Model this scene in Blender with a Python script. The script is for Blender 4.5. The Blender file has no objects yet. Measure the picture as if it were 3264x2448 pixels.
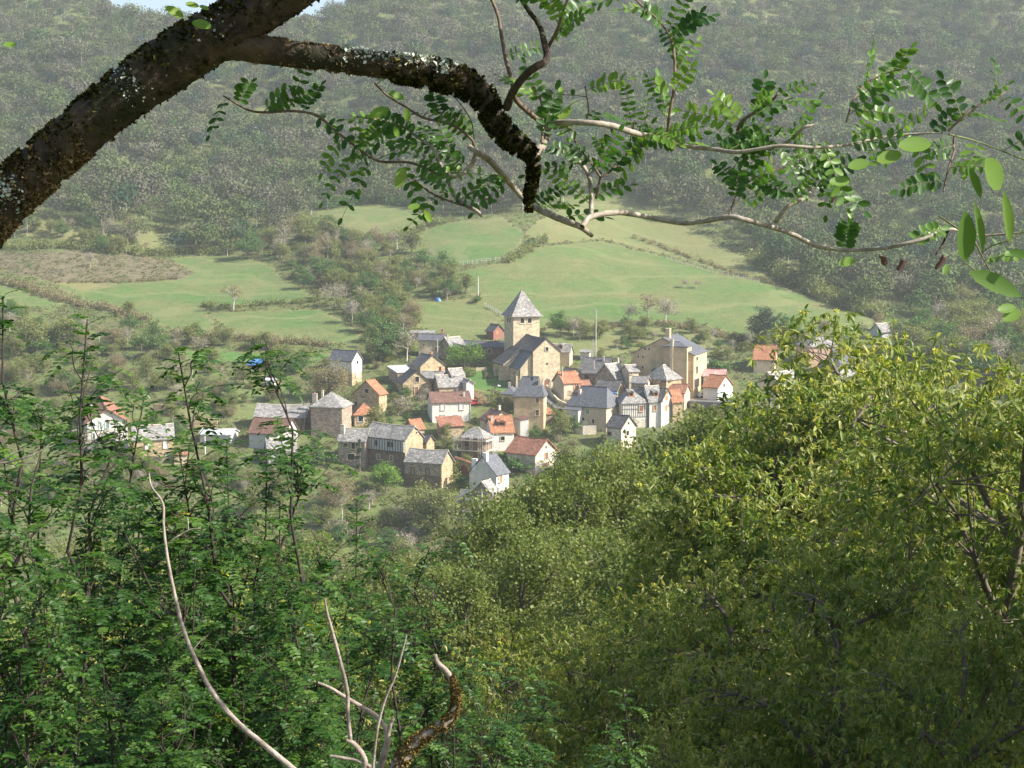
import bpy, math, random
import numpy as np
from mathutils import Vector, Matrix

# ------------------------------------------------------------------ camera, sky, sun, exposure
SC = bpy.context.scene
COL = SC.collection
ZC = 45.0
PITCH = math.radians(-6.0)
FPX = 5000.0
cam_d = bpy.data.cameras.new("camera")
cam = bpy.data.objects.new("camera", cam_d)
COL.objects.link(cam)
cam.location = (0, 0, ZC)
cam.rotation_euler = (math.radians(90) + PITCH, 0, 0)
cam_d.sensor_width = 36.0
cam_d.lens = 36.0 * FPX / 3264.0
cam_d.clip_start = 0.05
cam_d.clip_end = 6000
SC.camera = cam

SUN_AZ = math.atan2(-0.25, 0.968)      # direction towards the sun in the ground plane
SUN_EL = math.radians(37)
sun_dir = Vector((math.cos(SUN_AZ) * math.cos(SUN_EL), math.sin(SUN_AZ) * math.cos(SUN_EL), math.sin(SUN_EL)))
sd = bpy.data.lights.new("sun", 'SUN')
sd.energy = 5.0
sd.angle = math.radians(0.5)
sd.color = (1.0, 0.95, 0.87)
so = bpy.data.objects.new("sun", sd)
COL.objects.link(so)
so.rotation_euler = sun_dir.to_track_quat('Z', 'Y').to_euler()
W = bpy.data.worlds.new("World")
SC.world = W
W.use_nodes = True
wn = W.node_tree.nodes
bg = wn.get('Background') or wn.new('ShaderNodeBackground')
sky = wn.new('ShaderNodeTexSky')
sky.sky_type = 'NISHITA'
sky.sun_disc = False
sky.sun_elevation = SUN_EL
sky.sun_rotation = math.pi / 2 - SUN_AZ
sky.air_density = 1.0
sky.dust_density = 2.0
W.node_tree.links.new(sky.outputs[0], bg.inputs['Color'])
bg.inputs['Strength'].default_value = 0.10
SC.view_settings.view_transform = 'Standard'
SC.view_settings.look = 'None'
SC.view_settings.gamma = 1.0
SC.view_settings.exposure = 1.12
SC.cycles.max_bounces = 6
SC.cycles.diffuse_bounces = 3
SC.cycles.glossy_bounces = 2
SC.cycles.transmission_bounces = 3
SC.cycles.transparent_max_bounces = 6
SC.cycles.volume_bounces = 1
SC.cycles.use_denoising = True

# ------------------------------------------------------------------ pixel geometry of the photograph (3264 x 2448)
CP, SP_ = math.cos(PITCH), math.sin(PITCH)
def ray(u, v):
    a = (u - 1632.0) / FPX; b = (1224.0 - v) / FPX
    return np.array([a, CP - b * SP_, SP_ + b * CP])
def P(u, v, Y):
    d = ray(u, v)
    t = Y / d[1]
    return Vector((d[0] * t, Y, ZC + d[2] * t))
def project(x, y, z):
    dz = z - ZC
    dep = y * CP + dz * SP_
    dep = np.where(np.abs(dep) < 1e-3, 1e-3, dep)
    up = -y * SP_ + dz * CP
    return 1632 + FPX * x / dep, 1224 - FPX * up / dep
CROPS = {'S': (0, 0, 1.0), 'D': (0, 0, 3264 / 2212.), '1': (200, 1240, 700 / 2212.), '2': (780, 1050, 500 / 2212.),
         '3': (1200, 900, 700 / 2212.), '4': (1000, 1250, 500 / 1843.), '5': (1400, 1130, 500 / 1455.),
         '6': (1750, 1030, 650 / 2212.), '7': (2200, 950, 700 / 2212.), 'A': (0, 0, 1088 / 2212.),
         'B': (1088, 0, 1088 / 2212.), 'C': (2176, 0, 1088 / 2212.), 'E': (0, 600, 1088 / 2212.),
         'F': (2176, 600, 1088 / 2212.), 'G': (0, 1400, 1088 / 1722.), 'H': (1000, 1600, 1176 / 2212.)}
def S(c, x, y):
    o = CROPS[c]
    return o[0] + o[2] * x, o[1] + o[2] * y

# ------------------------------------------------------------------ terrain
def vz(v, Y):
    return ZC + Y * math.tan(PITCH + math.atan((1224 - v) / FPX))
_pts = [(-400, 75), (-60, 58), (-20, 48), (-5, 43.9), (0, 43.4), (4, 42.0), (10, 38.6), (20, 33.5), (30, 30.5), (60, 23), (100, 11), (150, -3), (200, -17), (250, -28), (300, -31)]
for v, Y in [(1700, 330), (1550, 352), (1400, 378), (1250, 410), (1150, 436), (1060, 465), (950, 515), (800, 590), (650, 665), (400, 800), (200, 905), (0, 1010)]:
    _pts.append((Y, vz(v, Y)))
_pts += [(1150, 245), (1400, 300), (1800, 330)]
_py = np.array([p[0] for p in _pts], float); _pz = np.array([p[1] for p in _pts], float)
_gy = np.arange(-400, 1800, 1.0)
_gz = np.interp(_gy, _py, _pz)
_k = np.hanning(25); _k /= _k.sum()
_gzs = np.convolve(np.pad(_gz, 12, mode='edge'), _k, mode='valid')
_near = (_gy < 8)
_gzs = np.where(_near, _gz, _gzs)
def fnoise(x, y, s, seed=0):
    r = np.random.RandomState(seed + 11)
    o = 0
    for k in range(5):
        a = r.uniform(0, 6.28); f = (0.7 + 0.35 * k) / s; ph = r.uniform(0, 6.28, 2)
        o = o + np.sin((x * math.cos(a) + y * math.sin(a)) * f * 6.28 + ph[0] + 0.9 * np.sin((x * math.sin(a) - y * math.cos(a)) * f * 4.1 + ph[1])) / (1 + 0.3 * k)
    return o / 3.2
def sstep(a, b, x):
    t = np.clip((x - a) / (b - a), 0, 1)
    return t * t * (3 - 2 * t)
def ground(x, y):
    x = np.asarray(x, float); y = np.asarray(y, float)
    z = np.interp(y, _gy, _gzs)
    far = sstep(470, 700, y)
    z = z + far * (fnoise(x, y, 190, 3) * 9 + fnoise(x, y, 75, 5) * 2.6 * sstep(600, 760, y))
    # the little spur that carries the middle meadows, and the side valley to its right
    z = z + 6 * np.exp(-((x - 5) / 60.) ** 2) * sstep(480, 560, y) * (1 - sstep(660, 760, y))
    z = z - 10 * sstep(70, 170, x) * sstep(440, 520, y) * (1 - sstep(600, 760, y))
    cap = 160 + 0.8 * np.clip(x + 118, 0, 140) + 0.75 * np.clip(-248 - x, 0, 80) + 2.5 * np.sin(x / 23.) - 0.35 * np.clip(y - 1150, 0, 700)
    d = cap - z
    z = z - np.where(d < 12, ((12 - np.clip(d, -400, 12)) ** 2) / (4 * 12.) * (d > -12) + (d <= -12) * (-d), 0)
    z = z + (1 - sstep(20, 60, y)) * sstep(6, 40, np.abs(x)) * 4 * np.sign(x)
    z = z + sstep(330, 360, y) * (1 - far) * fnoise(x, y, 60, 8) * 0.5
    return z
def gz(x, y): return float(ground(x, y))
def hit(u, v, h=0.0, y0=250.0, y1=1300.0):
    """where the view ray through a pixel is h metres above the ground"""
    d = ray(u, v)
    Y = np.arange(y0, y1, 0.5)
    t = Y / d[1]
    x = d[0] * t; z = ZC + d[2] * t
    g = z - ground(x, Y) - h
    i = np.where(g <= 0)[0]
    i = i[0] if len(i) else len(Y) - 1
    return Vector((float(x[i]), float(Y[i]), float(z[i])))

# ------------------------------------------------------------------ object helpers
def tagp(o, label=None, cat=None, group=None, kind=None):
    if label: o['label'] = label
    if cat: o['category'] = cat
    if group: o['group'] = group
    if kind: o['kind'] = kind
    return o
def empty(name, loc=(0, 0, 0), rz=0.0, label=None, cat=None, group=None, kind=None):
    o = bpy.data.objects.new(name, None)
    o.location = loc; o.rotation_euler = (0, 0, rz); o.empty_display_size = 0.3
    COL.objects.link(o)
    return tagp(o, label, cat, group, kind)
def npmesh(name, V, F, mats, parent=None, tint=None, smooth=False, mi=None, uv=None):
    """V (n,3), F (m,k) index array or list of lists"""
    me = bpy.data.meshes.new(name)
    V = np.ascontiguousarray(V, dtype=np.float32)
    me.vertices.add(len(V)); me.vertices.foreach_set('co', V.ravel())
    if isinstance(F, np.ndarray):
        k = F.shape[1]; n = len(F)
        me.loops.add(n * k); me.polygons.add(n)
        me.loops.foreach_set('vertex_index', np.ascontiguousarray(F, dtype=np.int32).ravel())
        me.polygons.foreach_set('loop_start', np.arange(0, n * k, k, dtype=np.int32))
    else:
        n = len(F)
        tot = [len(f) for f in F]
        me.loops.add(sum(tot)); me.polygons.add(n)
        me.loops.foreach_set('vertex_index', np.array([i for f in F for i in f], dtype=np.int32))
        me.polygons.foreach_set('loop_start', np.concatenate([[0], np.cumsum(tot)[:-1]]).astype(np.int32))
    if not isinstance(mats, (list, tuple)): mats = [mats]
    for m in mats: me.materials.append(m)
    if mi is not None: me.polygons.foreach_set('material_index', np.ascontiguousarray(mi, dtype=np.int32))
    if smooth: me.polygons.foreach_set('use_smooth', np.ones(n, dtype=bool))
    if tint is not None:
        a = me.attributes.new('tint', 'FLOAT', 'POINT'); a.data.foreach_set('value', np.ascontiguousarray(tint, dtype=np.float32))
    if uv is not None:
        l = me.uv_layers.new(name='UVMap'); l.data.foreach_set('uv', np.array(uv, dtype=np.float32).ravel())
    me.update(calc_edges=True)
    o = bpy.data.objects.new(name, me)
    COL.objects.link(o)
    if parent is not None: o.parent = parent
    return o
def copy_tree(o, parent=None):
    c = o.copy(); COL.objects.link(c)
    if parent is not None: c.parent = parent
    for ch in o.children: copy_tree(ch, c)
    return c

class MB:
    """collects polygons with uv (metres) and builds one mesh"""
    def __init__(s): s.v = []; s.f = []; s.uv = []; s.mi = []
    def poly(s, pts, mi=0, uvs=None):
        b = len(s.v); pts = [Vector(p) for p in pts]
        s.v += [tuple(p) for p in pts]; s.f.append(list(range(b, b + len(pts)))); s.mi.append(mi)
        if uvs is None:
            n = (pts[1] - pts[0]).cross(pts[2] - pts[0])
            if n.length < 1e-9 and len(pts) > 3: n = (pts[2] - pts[0]).cross(pts[3] - pts[0])
            n.normalize()
            hx = Vector((0, 0, 1)).cross(n)
            hx = hx.normalized() if hx.length > 1e-3 else Vector((1, 0, 0))
            vy = n.cross(hx)
            uvs = [(p.dot(hx), p.dot(vy)) for p in pts]
        s.uv += uvs
    def box(s, x0, y0, z0, x1, y1, z1, mi=0):
        a = [(x0, y0, z0), (x1, y0, z0), (x1, y1, z0), (x0, y1, z0), (x0, y0, z1), (x1, y0, z1), (x1, y1, z1), (x0, y1, z1)]
        for q in ((0, 3, 2, 1), (4, 5, 6, 7), (0, 1, 5, 4), (1, 2, 6, 5), (2, 3, 7, 6), (3, 0, 4, 7)):
            s.poly([a[i] for i in q], mi)
    def tube(s, pts, rad, n=6, mi=0, cap=True):
        rings = []
        pts = [Vector(p) for p in pts]
        for i, p in enumerate(pts):
            d = (pts[min(i + 1, len(pts) - 1)] - pts[max(i - 1, 0)]).normalized()
            a = d.cross(Vector((0, 0, 1)) if abs(d.z) < 0.9 else Vector((1, 0, 0))).normalized(); b = d.cross(a)
            r = rad[i] if isinstance(rad, (list, tuple)) else rad
            rings.append([p + (a * math.cos(6.2832 * k / n) + b * math.sin(6.2832 * k / n)) * r for k in range(n)])
        for i in range(len(rings) - 1):
            for k in range(n):
                s.poly([rings[i][k], rings[i][(k + 1) % n], rings[i + 1][(k + 1) % n], rings[i + 1][k]], mi, [(0, 0), (1, 0), (1, 1), (0, 1)])
        if cap:
            s.poly(rings[0][::-1], mi, [(0, 0)] * n); s.poly(rings[-1], mi, [(0, 0)] * n)
    def build(s, name, mats, parent=None):
        return npmesh(name, np.array(s.v), s.f, mats, parent, mi=s.mi, uv=s.uv)

# ------------------------------------------------------------------ materials
def newmat(name):
    m = bpy.data.materials.new(name); m.use_nodes = True
    nt = m.node_tree; return m, nt, nt.nodes['Principled BSDF'], nt.nodes['Material Output']
def ramp(nt, fac, stops):
    r = nt.nodes.new('ShaderNodeValToRGB')
    el = r.color_ramp.elements
    while len(el) < len(stops): el.new(0.5)
    for e, (p, c) in zip(el, stops): e.position = p; e.color = (*c, 1)
    nt.links.new(fac, r.inputs[0]); return r.outputs[0]
def noise(nt, scale, detail=4, rough=0.6, vec=None, dist=0.0):
    n = nt.nodes.new('ShaderNodeTexNoise'); n.inputs['Scale'].default_value = scale; n.inputs['Detail'].default_value = detail
    n.inputs['Roughness'].default_value = rough; n.inputs['Distortion'].default_value = dist
    if vec is not None: nt.links.new(vec, n.inputs['Vector'])
    return n
def coord(nt, which='Object'):
    return nt.nodes.new('ShaderNodeTexCoord').outputs[which]
def mix(nt, fac, a, b, mode='MIX'):
    m = nt.nodes.new('ShaderNodeMix'); m.data_type = 'RGBA'; m.blend_type = mode
    for s, x in ((m.inputs[0], fac), (m.inputs[6], a), (m.inputs[7], b)):
        if isinstance(x, (int, float)): s.default_value = x
        elif isinstance(x, tuple): s.default_value = (*x, 1)
        else: nt.links.new(x, s)
    return m.outputs[2]
def bump(nt, b, h, strength=0.4, dist=0.05):
    n = nt.nodes.new('ShaderNodeBump'); n.inputs['Strength'].default_value = strength; n.inputs['Distance'].default_value = dist
    nt.links.new(h, n.inputs['Height']); nt.links.new(n.outputs[0], b.inputs['Normal'])
def dk(c, f): return tuple(x * f for x in c)
def m_render(name, c, var=0.14, stain=0.38):
    m, nt, b, o = newmat(name); v = coord(nt)
    n1 = noise(nt, 0.35, 5, 0.65, v); n2 = noise(nt, 2.5, 5, 0.7, v)
    c1 = ramp(nt, n1.outputs['Fac'], [(0.3, dk(c, 1 - stain)), (0.6, c), (0.8, dk(c, 1 + var))])
    c2 = ramp(nt, n2.outputs['Fac'], [(0.3, (1 - var, 1 - var, 1 - var * 0.8)), (0.7, (1 + var,) * 3)])
    nt.links.new(mix(nt, 1.0, c1, c2, 'MULTIPLY'), b.inputs['Base Color']); b.inputs['Roughness'].default_value = 0.9
    bump(nt, b, n2.outputs['Fac'], 0.3, 0.02)
    return m
def m_stone(name, c, c2, mortar, scale=2.7):
    m, nt, b, o = newmat(name); v = coord(nt)
    mp = nt.nodes.new('ShaderNodeMapping'); mp.inputs['Scale'].default_value = (1, 1, 1.9); nt.links.new(v, mp.inputs[0])
    vo = nt.nodes.new('ShaderNodeTexVoronoi'); vo.inputs['Scale'].default_value = scale; nt.links.new(mp.outputs[0], vo.inputs['Vector'])
    ve = nt.nodes.new('ShaderNodeTexVoronoi'); ve.feature = 'DISTANCE_TO_EDGE'; ve.inputs['Scale'].default_value = scale; nt.links.new(mp.outputs[0], ve.inputs['Vector'])
    sp = nt.nodes.new('ShaderNodeSeparateColor'); nt.links.new(vo.outputs['Color'], sp.inputs[0])
    stone = ramp(nt, sp.outputs[0], [(0.0, dk(c, 0.7)), (0.35, c), (0.75, c2), (1.0, dk(c2, 1.15))])
    n1 = noise(nt, 0.7, 5, 0.7, v)
    stone = mix(nt, 1.0, stone, ramp(nt, n1.outputs['Fac'], [(0.3, (0.6, 0.58, 0.56)), (0.65, (1.12, 1.1, 1.05))]), 'MULTIPLY')
    edge = ramp(nt, ve.outputs['Distance'], [(0.0, (1, 1, 1)), (0.07, (0, 0, 0))])
    nt.links.new(mix(nt, edge, stone, mortar), b.inputs['Base Color']); b.inputs['Roughness'].default_value = 0.95
    bump(nt, b, ve.outputs['Distance'], 0.5, 0.05)
    return m
def m_roof(name, c, c2, w=0.32, h=0.22, var=0.5, rough=0.8, gap=0.03, blotch=0.3):
    m, nt, b, o = newmat(name); uv = coord(nt, 'UV'); v = coord(nt)
    br = nt.nodes.new('ShaderNodeTexBrick'); nt.links.new(uv, br.inputs['Vector'])
    br.inputs['Color1'].default_value = (0.0, 0.0, 0.0, 1); br.inputs['Color2'].default_value = (1, 1, 1, 1); br.inputs['Mortar'].default_value = (0.5, 0.5, 0.5, 1)
    br.inputs['Scale'].default_value = 1; br.inputs['Brick Width'].default_value = w; br.inputs['Row Height'].default_value = h
    br.inputs['Mortar Size'].default_value = gap * h; br.inputs['Bias'].default_value = 0.0
    base = ramp(nt, br.outputs['Color'], [(0.0, mixc(c, dk(c, 0.7), var)), (0.5, c), (1.0, c2)])
    base = mix(nt, br.outputs['Fac'], base, dk(c, 0.35))
    n1 = noise(nt, 0.45, 5, 0.7, v)
    base = mix(nt, 1.0, base, ramp(nt, n1.outputs['Fac'], [(0.3, (1 - blotch,) * 3), (0.7, (1 + blotch * 0.6,) * 3)]), 'MULTIPLY')
    n2 = noise(nt, 1.7, 5, 0.75, v)
    base = mix(nt, 1.0, base, ramp(nt, n2.outputs['Fac'], [(0.35, (0.62,) * 3), (0.65, (1.28,) * 3)]), 'MULTIPLY')
    nt.links.new(base, b.inputs['Base Color']); b.inputs['Roughness'].default_value = rough
    bump(nt, b, br.outputs['Color'], 0.35, 0.03)
    return m
def mixc(a, b, t): return tuple(x * (1 - t) + y * t for x, y in zip(a, b))
def m_plain(name, c, rough=0.7, metal=0.0, var=0.15, scale=3.0):
    m, nt, b, o = newmat(name); n = noise(nt, scale, 4, 0.6, coord(nt))
    nt.links.new(ramp(nt, n.outputs['Fac'], [(0.3, dk(c, 1 - var)), (0.7, dk(c, 1 + var))]), b.inputs['Base Color'])
    b.inputs['Roughness'].default_value = rough; b.inputs['Metallic'].default_value = metal
    return m
def m_leaf(name, stops, trans=0.35, rough=0.5, spec=0.3):
    m, nt, b, o = newmat(name)
    a = nt.nodes.new('ShaderNodeAttribute'); a.attribute_name = 'tint'
    c = ramp(nt, a.outputs['Fac'], stops)
    nt.links.new(c, b.inputs['Base Color']); b.inputs['Roughness'].default_value = rough
    b.inputs['Specular IOR Level'].default_value = spec
    if trans > 0:
        t = nt.nodes.new('ShaderNodeBsdfTranslucent'); hs = mix(nt, 1.0, c, (1.25, 1.3, 0.7), 'MULTIPLY'); nt.links.new(hs, t.inputs['Color'])
        mx = nt.nodes.new('ShaderNodeMixShader'); mx.inputs[0].default_value = trans
        nt.links.new(b.outputs[0], mx.inputs[1]); nt.links.new(t.outputs[0], mx.inputs[2]); nt.links.new(mx.outputs[0], o.inputs['Surface'])
    return m
def m_bark(name, c, c2, scale=6, bumpd=0.01, moss=None):
    m, nt, b, o = newmat(name); v = coord(nt)
    n = noise(nt, scale, 6, 0.7, v, 0.6); n2 = noise(nt, scale * 0.3, 4, 0.6, v)
    col = ramp(nt, n.outputs['Fac'], [(0.32, c), (0.55, mixc(c, c2, 0.5)), (0.7, c2)])
    if moss: col = mix(nt, ramp(nt, n2.outputs['Fac'], [(0.5, (0, 0, 0)), (0.62, (1, 1, 1))]), col, moss)
    nt.links.new(col, b.inputs['Base Color']); b.inputs['Roughness'].default_value = 0.9
    bump(nt, b, n.outputs['Fac'], 0.8, bumpd)
    return m
M = {}
M['cream'] = m_render('cream_render', (0.62, 0.51, 0.35))
M['yellow'] = m_render('ochre_yellow_render', (0.56, 0.43, 0.25))
M['white'] = m_render('white_render', (0.72, 0.68, 0.60), 0.08, 0.28)
M['palegrey'] = m_render('pale_grey_render', (0.48, 0.47, 0.44), 0.06, 0.12)
M['salmon'] = m_render('salmon_render', (0.60, 0.38, 0.26))
M['tanrender'] = m_render('tan_render', (0.54, 0.43, 0.30), 0.1, 0.15)
M['ochre'] = m_stone('ochre_rubble_stone', (0.33, 0.25, 0.14), (0.50, 0.39, 0.24), (0.48, 0.39, 0.26))
M['church'] = m_stone('pale_ochre_church_stone', (0.52, 0.43, 0.29), (0.60, 0.50, 0.34), (0.58, 0.49, 0.34), 2.6)
M['grey'] = m_stone('grey_rubble_stone', (0.24, 0.19, 0.15), (0.40, 0.32, 0.25), (0.40, 0.33, 0.25))
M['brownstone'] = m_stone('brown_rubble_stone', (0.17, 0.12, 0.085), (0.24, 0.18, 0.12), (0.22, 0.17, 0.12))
M['whitestone'] = m_stone('whitewashed_stone', (0.52, 0.46, 0.36), (0.66, 0.60, 0.50), (0.6, 0.54, 0.45))
M['lauze'] = m_roof('stone_slate_roof', (0.28, 0.265, 0.245), (0.46, 0.435, 0.40), 0.5, 0.3, 0.7, 0.85, 0.08, 0.35)
M['lauze_dark'] = m_roof('dark_stone_slate_roof', (0.11, 0.105, 0.105), (0.19, 0.18, 0.17), 0.45, 0.28, 0.7, 0.8, 0.08, 0.3)
M['slate'] = m_roof('blue_slate_roof', (0.105, 0.11, 0.125), (0.17, 0.175, 0.19), 0.3, 0.2, 0.4, 0.6, 0.04, 0.15)
M['tile'] = m_roof('orange_tile_roof', (0.46, 0.19, 0.09), (0.60, 0.30, 0.16), 0.25, 0.36, 0.6, 0.8, 0.12, 0.25)
M['tilered'] = m_roof('faded_red_tile_roof', (0.48, 0.20, 0.12), (0.62, 0.33, 0.21), 0.3, 0.42, 0.7, 0.8, 0.16, 0.35)
M['tilebrown'] = m_roof('brown_tile_roof', (0.20, 0.105, 0.075), (0.28, 0.15, 0.11), 0.3, 0.38, 0.5, 0.8, 0.1, 0.2)
M['tilepink'] = m_roof('pink_roof_sheets', (0.52, 0.27, 0.25), (0.6, 0.34, 0.31), 1.0, 2.0, 0.4, 0.7, 0.02, 0.15)
M['metal'] = m_roof('pale_sheet_roof', (0.55, 0.56, 0.58), (0.66, 0.67, 0.68), 0.9, 3.0, 0.3, 0.5, 0.01, 0.12)
M['bluesheet'] = m_roof('blue_sheeting', (0.06, 0.20, 0.48), (0.08, 0.26, 0.58), 1.0, 2.5, 0.3, 0.5, 0.01, 0.1)
M['wood'] = m_plain('brown_timber', (0.13, 0.07, 0.04))
M['redwood'] = m_plain('red_brown_boards', (0.24, 0.10, 0.07))
M['shutter'] = m_plain('brown_shutter_paint', (0.22, 0.11, 0.06))
M['orangeshutter'] = m_plain('orange_brown_shutter_paint', (0.42, 0.18, 0.07))
M['greenshutter'] = m_plain('grey_green_shutter_paint', (0.16, 0.26, 0.22))
M['whitepaint'] = m_plain('white_paint', (0.75, 0.75, 0.73), 0.5, 0, 0.04)
M['teal'] = m_plain('pale_teal_paint', (0.40, 0.56, 0.56), 0.5, 0, 0.05)
M['surround'] = m_plain('pale_stone_trim', (0.58, 0.50, 0.38))
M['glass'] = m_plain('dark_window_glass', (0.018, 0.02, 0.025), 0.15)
M['beam'] = m_plain('dark_oak_beam', (0.05, 0.035, 0.025))
M['zinc'] = m_plain('zinc_grey_metal', (0.35, 0.36, 0.38), 0.4, 0.6)
M['brick'] = m_plain('chimney_brick', (0.42, 0.19, 0.11))
M['pole'] = m_plain('weathered_grey_pole', (0.45, 0.43, 0.40))
M['polewhite'] = m_plain('concrete_pole', (0.62, 0.60, 0.56))
# ------------------------------------------------------------------ land cover (real fields, laid out on the terrain)
def DP(pts, c='D'): return [S(c, *p) for p in pts]
FIELDS = {  # name: (polygon in photo pixels, class)
 'A': (DP([(370,635),(700,620),(1000,610),(1150,590),(1265,560),(1180,500),(1105,460),(1300,440),(1500,440),(1650,460),(1750,520),(1830,580),(1930,640),(2045,710),(1900,742),(1620,747),(1480,762),(1300,757),(1340,820),(1385,905),(1350,935),(1180,930),(1090,900),(900,810),(700,750),(500,700)], 'E'), 1.0),
 'B': (DP([(1370,810),(1600,800),(2090,785),(2150,830),(2230,870),(2330,960),(2300,1000),(1950,990),(1600,962),(1480,905)], 'E'), 1.0),
 'C': (DP([(1200,1058),(1700,1065),(2130,1070),(2130,1115),(1690,1120),(1240,1130)], 'E'), 1.15),
 'D': (DP([(-100,630),(60,640),(220,690),(430,755),(300,775),(-100,775)], 'E'), 1.05),
 'G1': (DP([(690,458),(800,442),(905,450),(918,482),(870,512),(770,522),(700,490)]), 0.7),
 'G2': (DP([(880,512),(960,485),(1080,468),(1135,508),(1110,542),(1060,562),(960,578),(930,562),(880,542)]), 0.95),
 'H': (DP([(975,592),(1090,567),(1160,535),(1300,522),(1440,557),(1560,592),(1700,625),(1800,665),(1880,690),(1850,705),(1700,724),(1600,727),(1530,702),(1440,690),(1350,702),(1170,710),(1085,690),(1040,660),(1015,628)]), 0.9),
 'I': (DP([(1165,478),(1240,440),(1360,430),(1440,470),(1530,520),(1640,570),(1665,605),(1560,585),(1440,550),(1300,515),(1160,528),(1140,500)]), 0.55),
 'J': (DP([(880,655),(1020,645),(1065,680),(1095,700),(1095,735),(960,735),(905,705)]), 0.75),
 'K': (DP([(880,880),(1340,880),(1400,1000),(1330,1090),(940,1090),(900,990)], '3'), 1.08),
 'L': (DP([(0,870),(500,930),(800,1000),(800,1070),(0,1050)], '2'), 1.0),
 'N': (DP([(-200,1150),(700,1170),(760,1260),(-200,1280)], '2'), 0.85),
 'O': (DP([(380,830),(560,810),(690,860),(680,910),(400,900)]), 0.7),
 'Q': (DP([(80,470),(330,560),(600,590),(740,640),(520,660),(120,560),(40,500)], 'E'), 0.3),
 'F': (DP([(870,230),(1000,250),(1130,310),(1265,370),(1070,405),(960,425),(850,300)], 'E'), 0.4),
 'R': (DP([(200,180),(420,240),(740,310),(700,350),(420,330),(150,300)], 'E'), 0.35),
 'M': (DP([(1850,690),(1960,650),(1990,700),(1900,725)]), 0.8),
 'W': (DP([(1170,690),(1420,700),(1500,720),(1600,740),(1580,770),(1400,760),(1250,770),(1180,740)]), 0.6),
 'brush': (DP([(-100,420),(700,405),(900,440),(1105,460),(1180,500),(1260,555),(1150,590),(700,612),(340,605),(200,570),(-100,510)], 'E'), -1.0),
}
def inpoly(u, v, poly):
    u = np.asarray(u); v = np.asarray(v)
    c = np.zeros(u.shape, bool); n = len(poly)
    for i in range(n):
        x0, y0 = poly[i]; x1, y1 = poly[(i + 1) % n]
        if y0 == y1: continue
        k = ((y0 > v) != (y1 > v)) & (u < (x1 - x0) * (v - y0) / (y1 - y0) + x0)
        c ^= k
    return c
def cover(x, y):
    """>0 grass (greenness), 0 scrub floor, <0 bracken"""
    z = ground(x, y); u, v = project(x, y, z)
    u = u + 5 * fnoise(x, y, 9, 21); v = v + 3 * fnoise(x, y, 7, 22)
    g = np.zeros(np.shape(x))
    ok = (y > 350) & (y < 900)
    for k, (poly, val) in FIELDS.items():
        g = np.where(ok & inpoly(u, v, poly), val, g)
    return g
rows = np.concatenate([np.arange(-400, -20, 12), np.arange(-20, 60, 2.0), np.arange(60, 330, 4.0), np.arange(330, 760, 1.25), np.arange(760, 1120, 3.0), np.arange(1120, 1600, 15)])
cols = np.linspace(-1, 1, 521)
cols = np.sign(cols) * (0.55 * np.abs(cols) + 0.45 * np.abs(cols) ** 3)
yy, cc = np.meshgrid(rows, cols, indexing='ij')
xx = cc * (np.clip(yy, 0, None) * 0.72 + 160)
zz = ground(xx, yy)
cv = cover(xx, yy)
gcov = np.clip(cv, 0, 2); bcov = np.clip(-cv, 0, 1)
V = np.stack([xx, yy, zz], -1).reshape(-1, 3)
nr, nc = xx.shape
ii = np.arange(nr * nc).reshape(nr, nc)
F = np.stack([ii[:-1, :-1], ii[:-1, 1:], ii[1:, 1:], ii[1:, :-1]], -1).reshape(-1, 4)
m, nt, b, o = newmat('hillside_ground')
ag = nt.nodes.new('ShaderNodeAttribute'); ag.attribute_name = 'tint'
ab = nt.nodes.new('ShaderNodeAttribute'); ab.attribute_name = 'bracken'
v = coord(nt)
n1 = noise(nt, 0.05, 5, 0.6, v); n2 = noise(nt, 0.35, 5, 0.7, v); n3 = noise(nt, 2.0, 4, 0.7, v); n4 = noise(nt, 0.018, 3, 0.5, v)
grass = ramp(nt, n1.outputs['Fac'], [(0.35, (0.155, 0.17, 0.07)), (0.5, (0.115, 0.165, 0.058)), (0.65, (0.085, 0.165, 0.045))])
dry = ramp(nt, n2.outputs['Fac'], [(0.3, (0.26, 0.21, 0.11)), (0.7, (0.20, 0.20, 0.085))])
lush = (0.085, 0.22, 0.045)
mm = nt.nodes.new('ShaderNodeMath'); mm.operation = 'SUBTRACT'; mm.inputs[0].default_value = 1.0; nt.links.new(ag.outputs['Fac'], mm.inputs[1]); mm.use_clamp = True
g1 = mix(nt, mm.outputs[0], grass, dry)
m2 = nt.nodes.new('ShaderNodeMath'); m2.operation = 'MULTIPLY_ADD'; nt.links.new(ag.outputs['Fac'], m2.inputs[0]); m2.inputs[1].default_value = 2.0; m2.inputs[2].default_value = -2.0; m2.use_clamp = True
g1 = mix(nt, m2.outputs[0], g1, lush)
g1 = mix(nt, 1.0, g1, ramp(nt, n2.outputs['Fac'], [(0.35, (0.84, 0.86, 0.84)), (0.65, (1.14, 1.1, 1.06))]), 'MULTIPLY')
g1 = mix(nt, 1.0, g1, ramp(nt, n3.outputs['Fac'], [(0.35, (0.72, 0.74, 0.72)), (0.65, (1.18, 1.16, 1.14))]), 'MULTIPLY')
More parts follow.
